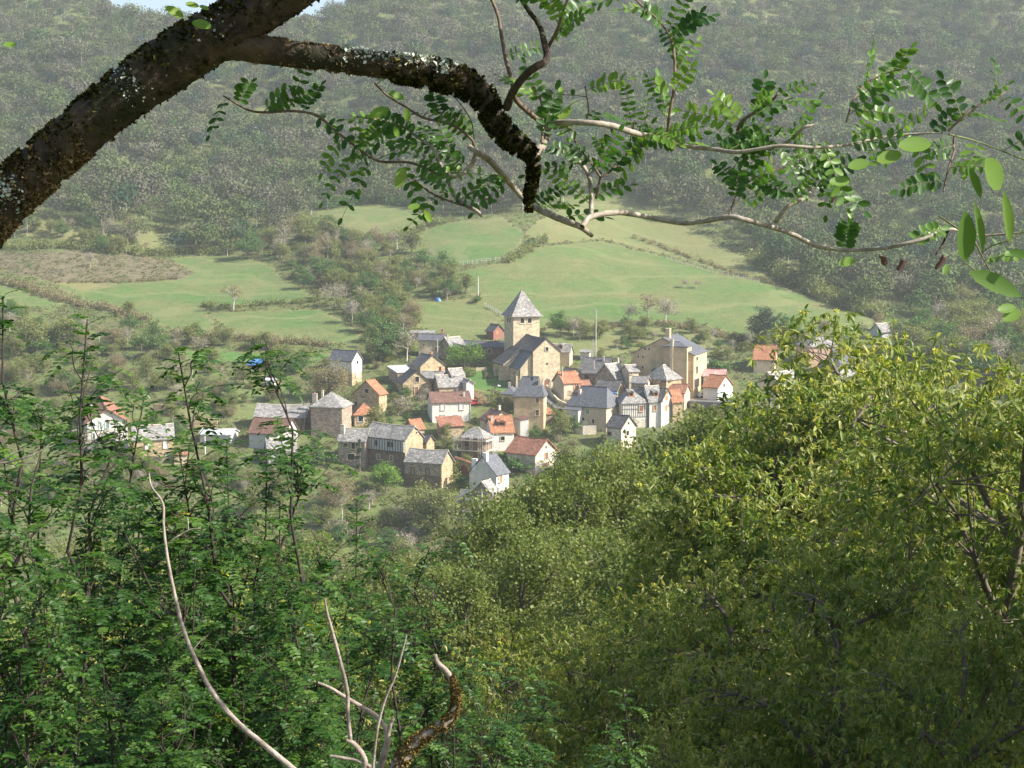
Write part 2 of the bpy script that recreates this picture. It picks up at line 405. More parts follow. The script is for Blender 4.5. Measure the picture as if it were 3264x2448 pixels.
# faint paths of trodden, drier grass following the slope
wv = nt.nodes.new('ShaderNodeTexWave'); wv.inputs['Scale'].default_value = 0.012; wv.inputs['Distortion'].default_value = 22; wv.inputs['Detail'].default_value = 3; wv.bands_direction = 'Y'; nt.links.new(v, wv.inputs['Vector'])
g1 = mix(nt, ramp(nt, wv.outputs['Fac'], [(0.86, (0, 0, 0)), (0.97, (0.22, 0.22, 0.22))]), g1, (0.26, 0.25, 0.12))
floor = ramp(nt, n2.outputs['Fac'], [(0.3, (0.075, 0.08, 0.035)), (0.48, (0.125, 0.13, 0.055)), (0.62, (0.12, 0.175, 0.05)), (0.78, (0.25, 0.19, 0.11))])
brk = ramp(nt, n2.outputs['Fac'], [(0.35, (0.09, 0.085, 0.045)), (0.5, (0.145, 0.125, 0.075)), (0.62, (0.20, 0.165, 0.10)), (0.7, (0.12, 0.15, 0.055))])
step = ramp(nt, ag.outputs['Fac'], [(0.08, (0, 0, 0)), (0.2, (1, 1, 1))])
c = mix(nt, step, floor, g1)
c = mix(nt, ab.outputs['Fac'], c, brk)
nt.links.new(c, b.inputs['Base Color']); b.inputs['Roughness'].default_value = 0.95; b.inputs['Specular IOR Level'].default_value = 0.1
bump(nt, b, n3.outputs['Fac'], 0.6, 0.3)
go = npmesh('ground', V, F, m, tint=gcov.ravel(), smooth=True)
a = go.data.attributes.new('bracken', 'FLOAT', 'POINT'); a.data.foreach_set('value', bcov.ravel().astype(np.float32))
tagp(go, kind='structure')

# village road and square, draped on the terrain
def drape(name, mat, pxs, width, lift=0.05, c='D', kind='structure', n=10):
    pts = [hit(*S(c, x, y)) for x, y in pxs]
    path = []
    for i in range(len(pts) - 1):
        for k in range(n): path.append(pts[i].lerp(pts[i + 1], k / n))
    path.append(pts[-1])
    mb = MB(); prev = None
    for i, p in enumerate(path):
        d = path[min(i + 1, len(path) - 1)] - path[max(i - 1, 0)]; d.z = 0; d.normalize(); s = Vector((-d.y, d.x, 0)) * width / 2
        zc = max(gz(*(p + s)[:2]), gz(*(p - s)[:2]), gz(p.x, p.y)) + lift
        a_, b_ = p + s, p - s; a_.z = zc; b_.z = zc
        if prev: 
            mb.poly([prev[0], prev[1], b_, a_]); 
            mb.poly([prev[1], prev[1] - Vector((0, 0, 1.5)), b_ - Vector((0, 0, 1.5)), b_]); mb.poly([prev[0] - Vector((0, 0, 1.5)), prev[0], a_, a_ - Vector((0, 0, 1.5))])
        prev = (a_, b_)
    o = mb.build(name, mat); tagp(o, kind=kind); return o
M['asphalt'] = m_plain('road_asphalt', (0.13, 0.125, 0.125), 0.9, 0, 0.15, 0.6)
M['dirt'] = m_plain('pale_dirt_track', (0.42, 0.33, 0.22), 0.95, 0, 0.2, 0.6)
drape('road', M['asphalt'], [(1000, 1108), (1045, 1112), (1095, 1113), (1160, 1112)], 4.0)
drape('street', M['asphalt'], [(1180, 845), (1195, 868), (1215, 885), (1250, 895)], 4.0)
drape('road', M['asphalt'], [(1490, 872), (1560, 875), (1640, 880), (1740, 890)], 7.0)
drape('path', M['dirt'], [(1440, 862), (1500, 866), (1570, 862)], 3.0, 0.12)
# ------------------------------------------------------------------ houses
class House:
    def __init__(s, name, label, crop, xL, xC, xR, yC, h, th, roof='gL', pitch=38, wall='ochre', rmat='lauze', over=0.35, cat='house', lower=None, group=None, wl=None, wr=None, hippull=None, base=5.0, fascia=None):
        s.crop = crop; s.h = h
        u, v = S(crop, xC, yC)
        C = hit(u, v, h, 300); s.C = C
        t = math.radians(th); L = Vector((-math.cos(t), math.sin(t), 0)); R = Vector((math.sin(t), math.cos(t), 0)); s.L = L; s.R = R
        D0 = C.y * CP + (C.z - ZC) * SP_
        def length(dv, px):
            uu = S(crop, px, 0)[0] - 1632
            return (uu * D0 - FPX * C.x) / (FPX * dv.x - uu * dv.y * CP)
        s.wl = wl if wl else abs(length(L, xL)); s.wr = wr if wr else abs(length(R, xR))
        s.wl = min(max(s.wl, 2.0), 34); s.wr = min(max(s.wr, 2.0), 34)
        s.root = empty(name, (C.x, C.y, C.z - h), math.pi / 2 - t, label, cat, group)
        s.roof = roof; s.pitch = math.radians(pitch); s.over = over; s.rmat = rmat
        X, Y = s.wr, s.wl; mb = MB(); tp = math.tan(s.pitch)
        wm = [M[wall]] + ([M[lower[0]]] if lower else [])
        zs = [-base] + ([lower[1]] if lower else []) + [h]
        for q in range(len(zs) - 1):
            mi = 0 if (not lower or q == 1) else 1
            z0, z1 = zs[q], zs[q + 1]
            for a_, b_ in (((0, 0), (X, 0)), ((X, 0), (X, Y)), ((X, Y), (0, Y)), ((0, Y), (0, 0))):
                mb.poly([(*a_, z0), (*b_, z0), (*b_, z1), (*a_, z1)], mi)
        s.rh = 0
        if roof == 'gL':
            s.rh = X / 2 * tp
            mb.poly([(0, 0, h), (X, 0, h), (X / 2, 0, h + s.rh)]); mb.poly([(X, Y, h), (0, Y, h), (X / 2, Y, h + s.rh)])
        elif roof == 'gR':
            s.rh = Y / 2 * tp
            mb.poly([(0, Y, h), (0, 0, h), (0, Y / 2, h + s.rh)]); mb.poly([(X, 0, h), (X, Y, h), (X, Y / 2, h + s.rh)])
        elif roof == 'monoR':
            s.rh = Y * tp
            mb.poly([(0, Y, h), (0, 0, h), (0, Y, h + s.rh)]); mb.poly([(X, 0, h), (X, Y, h), (X, Y, h + s.rh)]); mb.poly([(X, Y, h), (0, Y, h), (0, Y, h + s.rh), (X, Y, h + s.rh)])
        elif roof == 'monoL':
            s.rh = X * tp
            mb.poly([(0, 0, h), (X, 0, h), (X, 0, h + s.rh)]); mb.poly([(X, Y, h), (0, Y, h), (X, Y, h + s.rh)]); mb.poly([(X, 0, h), (X, Y, h), (X, Y, h + s.rh), (X, 0, h + s.rh)])
        s.wallo = mb.build('wall', wm, s.root)
        s.roofo = s.mkroof(s.root, 0, 0, X, Y, h, roof, s.pitch, over, rmat, hippull)
    def sag(s, zr, ze, L_):
        n = max(2, int(L_ / 1.8)); T_ = [i / n for i in range(n + 1)]; q = random.Random(int(L_ * 977)); amp = min(.05 + .016 * L_, .3)
        RZ = [zr - amp * math.sin(math.pi * t) + (q.uniform(-.05, .05) if 0 < t < 1 else 0) for t in T_]
        return T_, RZ, [ze + q.uniform(-.05, .05) for _ in T_], [ze + q.uniform(-.05, .05) for _ in T_]
    def mkroof(s, parent, x0, y0, x1, y1, h, roof, pitch, over, rmat, hippull=None, thick=0.2, name='roof'):
        tp = math.tan(pitch); X0, Y0, X1, Y1 = x0 - over, y0 - over, x1 + over, y1 + over
        ze = h - over * tp + 0.03; cx, cy = (x0 + x1) / 2, (y0 + y1) / 2
        if roof == 'gL':
            zr = ze + (X1 - X0) / 2 * tp; a, b_ = (cx, Y0, zr), (cx, Y1, zr)
            top = []; T_, RZ, EA, EB = s.sag(zr, ze, Y1 - Y0)
            for i in range(len(T_) - 1):
                ya, yb = Y0 + (Y1 - Y0) * T_[i], Y0 + (Y1 - Y0) * T_[i + 1]
                top += [[(X0, yb, EA[i + 1]), (X0, ya, EA[i]), (cx, ya, RZ[i]), (cx, yb, RZ[i + 1])], [(X1, ya, EB[i]), (X1, yb, EB[i + 1]), (cx, yb, RZ[i + 1]), (cx, ya, RZ[i])]]
        elif roof == 'gR':
            zr = ze + (Y1 - Y0) / 2 * tp; a, b_ = (X0, cy, zr), (X1, cy, zr)
            top = []; T_, RZ, EA, EB = s.sag(zr, ze, X1 - X0)
            for i in range(len(T_) - 1):
                xa, xb = X0 + (X1 - X0) * T_[i], X0 + (X1 - X0) * T_[i + 1]
                top += [[(xa, Y0, EA[i]), (xb, Y0, EA[i + 1]), (xb, cy, RZ[i + 1]), (xa, cy, RZ[i])], [(xb, Y1, EB[i + 1]), (xa, Y1, EB[i]), (xa, cy, RZ[i]), (xb, cy, RZ[i + 1])]]
        elif roof == 'monoR':
            zr = ze + (Y1 - Y0) * tp; top = [[(X0, Y0, ze), (X1, Y0, ze), (X1, Y1, zr), (X0, Y1, zr)]]
        elif roof == 'monoL':
            zr = ze + (X1 - X0) * tp; top = [[(X0, Y1, ze), (X0, Y0, ze), (X1, Y0, zr), (X1, Y1, zr)]]
        else:
            w = min(X1 - X0, Y1 - Y0) / 2; zr = ze + w * tp; pull = w if hippull is None else w * hippull
            if (X1 - X0) >= (Y1 - Y0): a, b_ = (X0 + pull, cy, zr), (X1 - pull, cy, zr)
            else: a, b_ = (cx, Y0 + pull, zr), (cx, Y1 - pull, zr)
            c = [(X0, Y0, ze), (X1, Y0, ze), (X1, Y1, ze), (X0, Y1, ze)]
            if (X1 - X0) >= (Y1 - Y0): top = [[c[0], c[1], b_, a], [c[2], c[3], a, b_], [c[3], c[0], a], [c[1], c[2], b_]]
            else: top = [[c[3], c[0], a, b_], [c[1], c[2], b_, a], [c[0], c[1], a], [c[2], c[3], b_]]
        mb = MB()
        for t in top: mb.poly(t); mb.poly([(p[0], p[1], p[2] - thick) for p in t][::-1])
        edges = {}
        for t in top:
            for i in range(len(t)):
                k = (t[i], t[(i + 1) % len(t)])
                if (k[1], k[0]) in edges: del edges[(k[1], k[0])]
                else: edges[k] = 1
        dn = lambda p: (p[0], p[1], p[2] - thick)
        for p, q in edges: mb.poly([dn(p), dn(q), q, p])
        r_ = mb.build(name, M[rmat], parent)
        if zr - ze > 0.8 and a_len(top) > 2 and roof in ('gL', 'gR', 'hip'):
            rb = MB(); rb.tube(([Vector(a).lerp(Vector(b_), t_) * 1 - Vector((0, 0, zr - z_)) for t_, z_ in zip(T_, RZ)] if roof in ('gL', 'gR') else [Vector(a) + Vector((0, 0, 0.02)), Vector(b_) + Vector((0, 0, 0.02))]), 0.13, 6) if (Vector(a) - Vector(b_)).length > 0.5 else None
            if rb.f: rb.build('ridge', M['surround'] if rmat in ('lauze', 'metal') else M[rmat], r_)
        return r_
    def tolocal(s, u, v, face):
        d = ray(u, v); o_ = Vector((s.root.location.x, s.root.location.y, s.root.location.z))
        n = s.L if face == 'R' else s.R
        t = ((o_.x) * n.x + (o_.y) * n.y) / (d[0] * n.x + d[1] * n.y)
        p = Vector((d[0] * t, d[1] * t, ZC + d[2] * t)) - o_
        return (p.dot(s.R) if face == 'R' else p.dot(s.L)), p.z
    def win(s, face, x0, y0, x1, y1, kind='glass', surround='surround', name='window', arch=False, crop=None):
        u0, v0 = S(crop or s.crop, x0, y0); u1, v1 = S(crop or s.crop, x1, y1)
        a0, zt = s.tolocal(u0, v0, face); a1, zb = s.tolocal(u1, v1, face)
        if a0 > a1: a0, a1 = a1, a0
        lim = s.wr if face == 'R' else s.wl
        a0 = max(a0, 0.1); a1 = min(a1, lim - 0.1)
        if a1 - a0 < 0.25: return
        s.winm(face, a0, a1, zb, zt, kind, surround, name, arch)
    def winm(s, face, a0, a1, zb, zt, kind='glass', surround='surround', name='window', arch=False):
        def pt(a, z, out): return (a, -out, z) if face == 'R' else (-out, a, z)
        def slab(mb, a0, a1, z0, z1, o0, o1):
            p, q = pt(a0, z0, o0), pt(a1, z1, o1)
            mb.box(min(p[0], q[0]), min(p[1], q[1]), z0, max(p[0], q[0]), max(p[1], q[1]), z1)
        if surround:
            mb = MB(); t = 0.14
            slab(mb, a0 - t, a0, zb, zt, 0, 0.14); slab(mb, a1, a1 + t, zb, zt, 0, 0.14)
            slab(mb, a0 - t, a1 + t, zt, zt + t, 0, 0.16); slab(mb, a0 - t - 0.05, a1 + t + 0.05, zb - 0.1, zb, 0, 0.2)
            f = mb.build(name, M[surround], s.root)
        else:
            f = None
        pb = MB()
        if arch:
            w = (a1 - a0) / 2; pts = [(a0, zb), (a1, zb)] + [(a0 + w + w * math.cos(k * math.pi / 8), zt - w + w * math.sin(k * math.pi / 8)) for k in range(9)]
            q = [pt(a, z, 0.03) for a, z in pts]
            pb.poly(q if face == 'R' else q[::-1])
        else: slab(pb, a0, a1, zb, zt, 0.0, 0.025)
        mat = {'glass': 'glass', 'shut': 'shutter'}.get(kind, kind)
        nm = 'pane' if kind == 'glass' else ('door_leaf' if name == 'door' else 'shutter')
        pb.build(nm if f else name, M[mat], f if f else s.root)
    def chimney(s, fx, fy, w=0.7, d=0.5, up=1.0, mat='cream', pots=1, z=None):
        x, y = fx * s.wr, fy * s.wl; tp = math.tan(s.pitch)
        if s.roof == 'gL': zr = s.h + (s.wr / 2 - abs(x - s.wr / 2)) * tp
        elif s.roof == 'gR': zr = s.h + (s.wl / 2 - abs(y - s.wl / 2)) * tp
        elif s.roof == 'hip': zr = s.h + min(x, y, s.wr - x, s.wl - y) * tp
        else: zr = s.h + s.rh * 0.5
        top = zr + up; mb = MB()
        mb.box(x - w / 2, y - d / 2, zr - 1.0, x + w / 2, y + d / 2, top)
        mb.box(x - w / 2 - 0.07, y - d / 2 - 0.07, top, x + w / 2 + 0.07, y + d / 2 + 0.07, top + 0.1)
        c = mb.build('chimney', M[mat], s.roofo)
        pm = MB()
        for k in range(pots):
            px = x + (k - (pots - 1) / 2) * w / max(pots, 1)
            pm.tube([(px, y, top + 0.1), (px, y, top + 0.42)], 0.11, 6)
        if pots: pm.build('chimney_pot', M['brick'], s.roofo)
    def dormer(s, face, a, zb, w=1.3, hh=1.1, mat='orangeshutter', depth=1.8):
        e = MB()
        def pt(aa, out, z): return (aa, out, z) if face == 'R' else (out, aa, z)
        o0 = (zb - s.h) / math.tan(s.pitch) - 0.15
        P0, P1 = pt(a - w / 2, o0, zb), pt(a + w / 2, o0 + depth, zb + hh)
        e.box(min(P0[0], P1[0]), min(P0[1], P1[1]), zb - 0.2, max(P0[0], P1[0]), max(P0[1], P1[1]), zb + hh)
        d = e.build('dormer', M[mat], s.root)
        r = MB(); zt = zb + hh
        q = [pt(a - w / 2 - .25, o0 - .3, zt - .05), pt(a + w / 2 + .25, o0 - .3, zt - .05), pt(a + w / 2 + .25, o0 + depth + .5, zt + .5), pt(a - w / 2 - .25, o0 + depth + .5, zt + .5)]
        m_ = [pt(a, o0 - .3, zt + .45), pt(a, o0 + depth + .5, zt + .6)]
        for poly in ([q[0], m_[0], m_[1], q[3]], [m_[0], q[1], q[2], m_[1]], [q[0], q[1], m_[0]]): r.poly(poly); r.poly([(p[0], p[1], p[2] - 0.08) for p in poly][::-1])
        r.build('dormer_roof', M[s.rmat], d)
        g = MB(); A, B = pt(a - w * .3, o0 - 0.03, zb + .15), pt(a + w * .3, o0, zb + hh - .2)
        g.box(min(A[0], B[0]), min(A[1], B[1]), A[2], max(A[0], B[0]), max(A[1], B[1]), B[2]); g.build('dormer_window', M['glass'], d)
    def skylight(s, x, y, w=0.8, l=1.0):
        tp = math.tan(s.pitch); n = 0.12
        on_x = x < y if s.roof == 'hip' else s.roof == 'gL'
        mb = MB()
        def zat(x_, y_): return s.h + (x_ if on_x else y_) * tp + 0.12
        q = [(x, y), (x + (l * .7 if on_x else w), y), (x + (l * .7 if on_x else w), y + (w if on_x else l * .7)), (x, y + (w if on_x else l * .7))]
        mb.poly([(a, b_, zat(a, b_)) for a, b_ in q]); mb.poly([(a, b_, zat(a, b_) - n) for a, b_ in q][::-1])
        for i in range(4):
            a, b_ = q[i], q[(i + 1) % 4]; mb.poly([(*a, zat(*a) - n), (*b_, zat(*b_) - n), (*b_, zat(*b_)), (*a, zat(*a))])
        mb.build('skylight', M['glass'], s.roofo)
def a_len(x): return 3
def gutter(s, mat='zinc'):
    mb = MB(); ze = s.h - s.over * math.tan(s.pitch)
    mb.tube([(s.wr * 0.98, -0.08, ze), (s.wr * 0.98, -0.08, 0)], 0.06, 6); mb.build('downpipe', M[mat], s.root)

hs = {}
H = House
# --- far row, behind and left of the church
h = hs['barn'] = H('barn', 'white barn with smooth blue-grey slate roof above the round brown tree', '2', 1195, 1510, 1655, 432, 7.0, 30, 'gL', 46, 'white', 'slate', lower=('ochre', 3.6))
h.win('R', 1578, 440, 1600, 485, 'glass', None); h.win('R', 1570, 595, 1608, 670, 'whitepaint', name='door'); gutter(h)
h = H('shed', 'small red-brown boarded shed with slate roof left of the church tower', '3', 1105, 1178, 1285, 485, 3.0, 52, 'gL', 42, 'redwood', 'lauze_dark', cat='shed')
h.win('R', 1205, 488, 1228, 520, 'orangeshutter', None, 'door')
h = H('house', 'long low house with blue slate roof directly left of the church tower', '3', 885, 1330, 1345, 640, 4.2, 8, 'gL', 42, 'brownstone', 'slate')
h.win('L', 1125, 672, 1155, 712, 'glass', 'surround')
h = H('house', 'grey stone-slated house with dark gable beside the bright green tree', '3', 640, 745, 885, 635, 4.5, 50, 'gR', 42, 'grey', 'lauze')
h.win('L', 655, 640, 668, 668, 'glass', None); h.chimney(0.15, 0.5, 0.5, 0.5, 0.6, 'grey')
h = H('house', 'cream house with blue slate roof and a tall orange chimney', '3', 425, 668, 692, 577, 5.0, 6, 'gL', 33, 'cream', 'slate')
h.chimney(0.5, 0.06, 0.6, 0.6, 1.3, 'brick', 0); h.win('L', 588, 650, 608, 690, 'shut'); h.win('L', 470, 620, 485, 645, 'glass')
H('shed', 'low shed with pale grey roof behind the cream house with orange chimney', '3', 345, 575, 590, 505, 2.5, 5, 'gL', 18, 'grey', 'lauze', cat='shed')
h = H('house', 'ochre stone house with bare sunlit gable behind the white sheet roof', '3', 335, 442, 690, 838, 5.0, 58, 'gL', 36, 'ochre', 'lauze_dark')
h.chimney(0.5, 0.1, 0.5, 0.5, 0.5, 'brick', 2)
h = H('outbuilding', 'stone outbuilding under a white sheet metal roof', '3', 140, 212, 440, 903, 3.8, 62, 'monoR', 10, 'grey', 'metal', cat='outbuilding', wl=6)
h = hs['stonegable'] = H('house', 'small ochre stone house with square dark loft opening and arched door', '3', 205, 267, 548, 1012, 4.0, 74, 'gL', 40, 'ochre', 'lauze_dark')
h.win('R', 388, 950, 428, 1002, 'glass'); h.win('R', 384, 1055, 418, 1138, 'shut', 'surround', 'door')
h = H('house', 'low house with worn grey slab roof and brick chimney between two stone houses', '3', 440, 640, 705, 960, 4.0, 20, 'gL', 34, 'grey', 'lauze')
h.chimney(0.6, 0.15, 1.1, 0.7, 1.3, 'brick')
h = hs['greyroof'] = H('house', 'house with broad pale grey stone-slate roof above the white brown-roofed house', '3', 575, 632, 908, 1045, 4.2, 74, 'gR', 40, 'ochre', 'lauze')
h.win('R', 800, 1065, 825, 1100, 'whitepaint'); h.chimney(0.12, 0.6, 0.5, 0.5, 0.7, 'whitestone'); 
h = H('house', 'narrow white walled house end with grey roof beside the churchyard grass', '3', 885, 905, 955, 1010, 5.5, 70, 'gL', 38, 'white', 'lauze', wl=6)
h = H('house', 'house with steep grey slate roof rising behind the broad grey roof', '3', 700, 760, 880, 930, 6.0, 60, 'gR', 42, 'grey', 'lauze')
# white house brown roof
h = hs['whitebrown'] = H('house', 'long white house with plain brown tile roof and white shutters', '3', 500, 560, 950, 1205, 5.4, 78, 'gR', 30, 'white', 'tilebrown', wl=7.5)
for a_ in ((15, 455, 50, 515), (190, 450, 224, 512), (15, 560, 50, 612), (140, 560, 170, 606)): h.win('R', *a_, kind='whitepaint', crop='5')
h.chimney(0.86, 0.25, 0.4, 0.4, 0.9, 'palegrey', 0); gutter(h)
# yellow hip house
h = hs['yellowhip'] = H('house', 'tall yellow rendered house with steep dark hipped slate roof below the church', '5', 695, 968, 1004, 374, 9.0, 9, 'hip', 56, 'yellow', 'slate', wr=5.6, hippull=0.6)
h.win('L', 897, 395, 925, 449, 'shut'); h.win('L', 894, 512, 924, 566, 'shut'); h.chimney(0.3, 0.17, 0.6, 0.6, 1.6, 'cream'); h.skylight(2.2, 2.9, 0.6, 0.8)
h = H('house', 'low dark slate roofed wing left of the tall yellow house', '3', 1258, 1400, 1420, 1118, 4.0, 12, 'hip', 34, 'cream', 'slate', wr=7)
h.chimney(0.5, 0.65, 0.5, 0.5, 1.4, 'whitestone')
h = H('shed', 'lean-to shed with orange tile roof against the yellow house', '5', 945, 965, 1060, 548, 3.0, 62, 'monoR', 20, 'brownstone', 'tile', cat='shed', wl=4)
H('outbuilding', 'pale concrete walled outbuilding at the foot of the yellow house', '5', 735, 752, 830, 600, 4.6, 70, 'monoL', 8, 'palegrey', 'tilebrown', cat='outbuilding', wl=4)
# right of the church
h = H('house', 'cream cottage with orange tile roof just right of the church door', '3', 1832, 1888, 2050, 1008, 4.8, 66, 'gR', 38, 'cream', 'tile', wl=6.5)
h.win('R', 1990, 1018, 2010, 1066, 'orangeshutter'); h.win('R', 1936, 1090, 1954, 1126, 'orangeshutter'); h.win('R', 1975, 1098, 2000, 1150, 'shut', name='door'); h.win('R', 1940, 1025, 1948, 1043, 'glass'); h.chimney(0.1, 0.3, 0.35, 0.35, 0.8, 'brick', 0)
H('shed', 'low red tiled shed right of the cream cottage', '3', 2030, 2055, 2165, 1060, 3.2, 70, 'gR', 34, 'cream', 'tilered', cat='shed', wl=5)
h = H('house', 'small ochre stone house end with one dark window behind the cream cottage', '3', 1925, 1968, 2090, 925, 4.2, 66, 'gL', 36, 'ochre', 'lauze_dark', wl=7)
h.win('R', 2010, 938, 2032, 965, 'glass')
h = H('house', 'cream house with light grey roof half hidden right of the church', '3', 1745, 1945, 1975, 690, 4.5, 16, 'gL', 46, 'cream', 'lauze')
h.dormer('L', 2.6, 5.0, 1.2, 0.9, 'grey')
h = H('house', 'wide low house with sagging dark slab roof right of the church', '6', 345, 640, 700, 497, 4.0, 14, 'gL', 34, 'brownstone', 'lauze_dark')
h.chimney(0.35, 0.25, 0.6, 0.5, 1.0, 'palegrey')
h = H('outbuilding', 'open fronted outbuilding with grey roof and dark bay beside the tall pole', '6', 350, 515, 545, 545, 4.6, 14, 'monoL', 12, 'grey', 'lauze_dark', cat='outbuilding')
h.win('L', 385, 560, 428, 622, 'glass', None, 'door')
h = H('shed', 'little grey-walled shed with flat roof beyond the red barrier', '6', 340, 435, 445, 315, 2.5, 10, 'monoL', 6, 'palegrey', 'lauze', cat='shed', wr=4)
h = H('house', 'stone-slated house with big shaded gable left of the large ochre mansion', '6', 500, 722, 862, 592, 5.4, 40, 'gR', 46, 'grey', 'lauze')
h.chimney(0.95, 0.5, 0.5, 0.6, 1.1, 'whitestone'); h.win('R', 785, 592, 797, 612, 'glass', None)
h = H('house', 'narrow cream wing with brown shutters left of the large ochre mansion', '6', 838, 872, 972, 520, 7.5, 70, 'gR', 30, 'cream', 'lauze', wl=5)
h.win('R', 880, 522, 902, 556, 'shut'); h.win('R', 862, 592, 874, 636, 'shut'); h.win('R', 862, 676, 880, 697, 'shut')
h = H('house', 'small dark slab-roofed house with sunlit ochre gable behind the blue roof', '6', 505, 737, 815, 720, 4.2, 25, 'gL', 40, 'ochre', 'lauze_dark')
h = H('outbuilding', 'outbuilding covered with bright blue sheeting behind the hipped slate house', '6', 345, 640, 735, 785, 4.4, 30, 'gL', 16, 'grey', 'bluesheet', cat='outbuilding')
h = hs['bluehip'] = H('house', 'large house with long bluish hipped slate roof and grey shaded front', '6', 185, 622, 792, 905, 6.5, 30, 'hip', 44, 'tanrender', 'slate', hippull=0.5)
h.win('L', 404, 926, 438, 986, 'greenshutter'); h.win('L', 470, 1040, 492, 1088, 'glass'); h.win('L', 245, 928, 335, 975, 'glass', 'wood'); h.chimney(0.3, 0.78, 0.7, 0.6, 1.1, 'cream'); h.skylight(3.2, 0.9, 0.9, 1.1)
b_ = MB(); b_.box(-2.3, 6.6, 2.2, 0, 10.5, 5.4); bay = b_.build('bay', M['palegrey'], h.root); r_ = MB(); r_.poly([(-2.6, 6.3, 5.4), (0, 6.3, 6.0), (0, 10.8, 6.0), (-2.6, 10.8, 5.4)][::-1]); r_.box(-2.6, 6.3, 5.41, -0.02, 10.8, 5.5); r_.build('bay_roof', M['slate'], bay)
h.win('L', 360, 1022, 386, 1056, 'glass')
# half timbered white house
h = hs['tw'] = H('house', 'white half-timbered house with hipped grey roof and orange-brown dormer', '6', 762, 792, 1068, 856, 6.8, 78, 'hip', 40, 'white', 'lauze', wl=7.0, lower=('whitestone', 2.4))
h.dormer('R', h.wr * 0.42, 8.0); h.win('R', 980, 898, 1016, 960, 'orangeshutter')
tb = MB()
for k in range(12): x = 0.2 + k * (h.wr - 0.4) / 11; tb.box(x - 0.06, -0.05, 3.0, x + 0.06, 0.0, 6.7)
for z in (2.9, 4.9, 6.5): tb.box(0, -0.06, z, h.wr, -0.002, z + 0.13)
tb.build('timber_frame', M['beam'], h.root); gutter(h)
h = H('house', 'white house with mansard dormer in the middle of the half-timbered row', '6', 1060, 1090, 1222, 842, 6.8, 78, 'gR', 44, 'white', 'lauze', wl=7)
h.dormer('R', h.wr * 0.62, 7.8); h.win('R', 1136, 893, 1163, 950, 'orangeshutter')
h = H('house', 'long grey-roofed house with white sunlit gable and orange-brown shutters', '6', 872, 1220, 1336, 838, 7.0, 34, 'gL', 44, 'white', 'lauze_dark')
h.win('R', 1266, 732, 1287, 770, 'orangeshutter'); h.win('R', 1258, 790, 1282, 840, 'orangeshutter'); h.win('R', 1256, 893, 1280, 950, 'orangeshutter'); h.chimney(0.5, 0.6, 0.6, 0.6, 1.2, 'palegrey')
h = H('house', 'long house with faded red tile roof in front of the large ochre mansion', '6', 1042, 1467, 1530, 750, 5.0, 22, 'gL', 34, 'tanrender', 'tilered')
h = H('house', 'low house with grey roof and small ochre gable left of the red tiled one', '6', 892, 1045, 1100, 642, 6.8, 26, 'gL', 36, 'ochre', 'lauze')
h = H('shed', 'ochre shed with bright orange tile roof right of the white gable', '6', 1325, 1345, 1452, 845, 5.6, 75, 'gR', 42, 'ochre', 'tile', cat='shed', wl=6)
h = hs['pyr'] = H('house', 'house with pale grey hipped roof and two skylights below the large ochre mansion', '6', 1045, 1272, 1482, 604, 7.5, 45, 'hip', 42, 'ochre', 'lauze', hippull=0.8)
h.skylight(1.6, 5.6, 0.8, 1.1); h.skylight(5.2, 1.5, 0.7, 1.0); h.win('L', 1225, 608, 1268, 640, 'glass', 'wood'); h.win('R', 1295, 608, 1312, 636, 'glass', 'wood')
# mansion
h = hs['mansion'] = H('mansion', 'large four-storey ochre mansion with tall stair turret and blue slate roof', '6', 905, 1570, 1676, 341, 12.0, 20, 'gR', 27, 'yellow', 'slate', over=0.3, wr=15)
for a_ in ((1035, 265, 1052, 291), (1078, 267, 1096, 294), (960, 350, 976, 376), (1010, 353, 1028, 379), (957, 463, 973, 489), (1008, 467, 1026, 493)): h.win('L', *a_)
h.win('R', 1597, 370, 1612, 400); h.win('R', 1592, 472, 1610, 545); h.win('R', 1575, 612, 1622, 684, surround='cream')
h.chimney(0.35, 0.5, 1.6, 1.2, 2.0, 'yellow', 0)
L0 = h.tolocal(*S('6', 1290, 270), 'L'); L1 = h.tolocal(*S('6', 1500, 280), 'L')
ty0, ty1 = 1.4, 7.6
tw = MB(); tw.box(-1.6, ty0, -5, 3.4, ty1, 14.2)
tur = tw.build('stair_turret', M['yellow'], h.root)
h.mkroof(tur, -1.6, ty0, 3.4, ty1, 14.2, 'hip', math.radians(20), 0.25, 'slate', name='turret_roof')
bt = MB(); bt.box(-2.2, 5.0, -5, -1.6, 5.8, 16.0); bt.build('flue', M['cream'], tur)
for zc_, hh_ in ((12.6, 0.7), (9.8, 0.8), (6.6, 0.9), (3.8, 0.8)):
    wb = MB(); wb.box(0.5, ty0 - 0.03, zc_ - hh_ / 2, 0.85, ty0, zc_ + hh_ / 2); wb.build('window', M['glass'], tur)
h = H('house', 'small stone house with white stone gable standing low among the treetops', '6', 625, 785, 943, 1128, 6.0, 42, 'gL', 42, 'whitestone', 'lauze_dark')
h.win('R', 835, 1170, 862, 1215, 'glass'); h.win('R', 855, 1075, 872, 1096, 'glass', None); h.win('L', 642, 1182, 672, 1216, 'glass', 'wood')
h = H('house', 'house with orange tile roof and white gable right of the ochre mansion', '6', 1672, 1832, 1992, 692, 4.6, 36, 'gL', 34, 'white', 'tile')
h.win('R', 1890, 655, 1902, 690, 'glass')
H('hall', 'long low hall with pink roof behind the orange-roofed house', '6', 1675, 1900, 1960, 572, 4.0, 12, 'gL', 22, 'white', 'tilepink', cat='hall', wr=7)
h = H('house', 'small white cabin with grey roof beside the mansion', '6', 1672, 1715, 1735, 402, 3.0, 25, 'gL', 20, 'palegrey', 'lauze', wl=6)
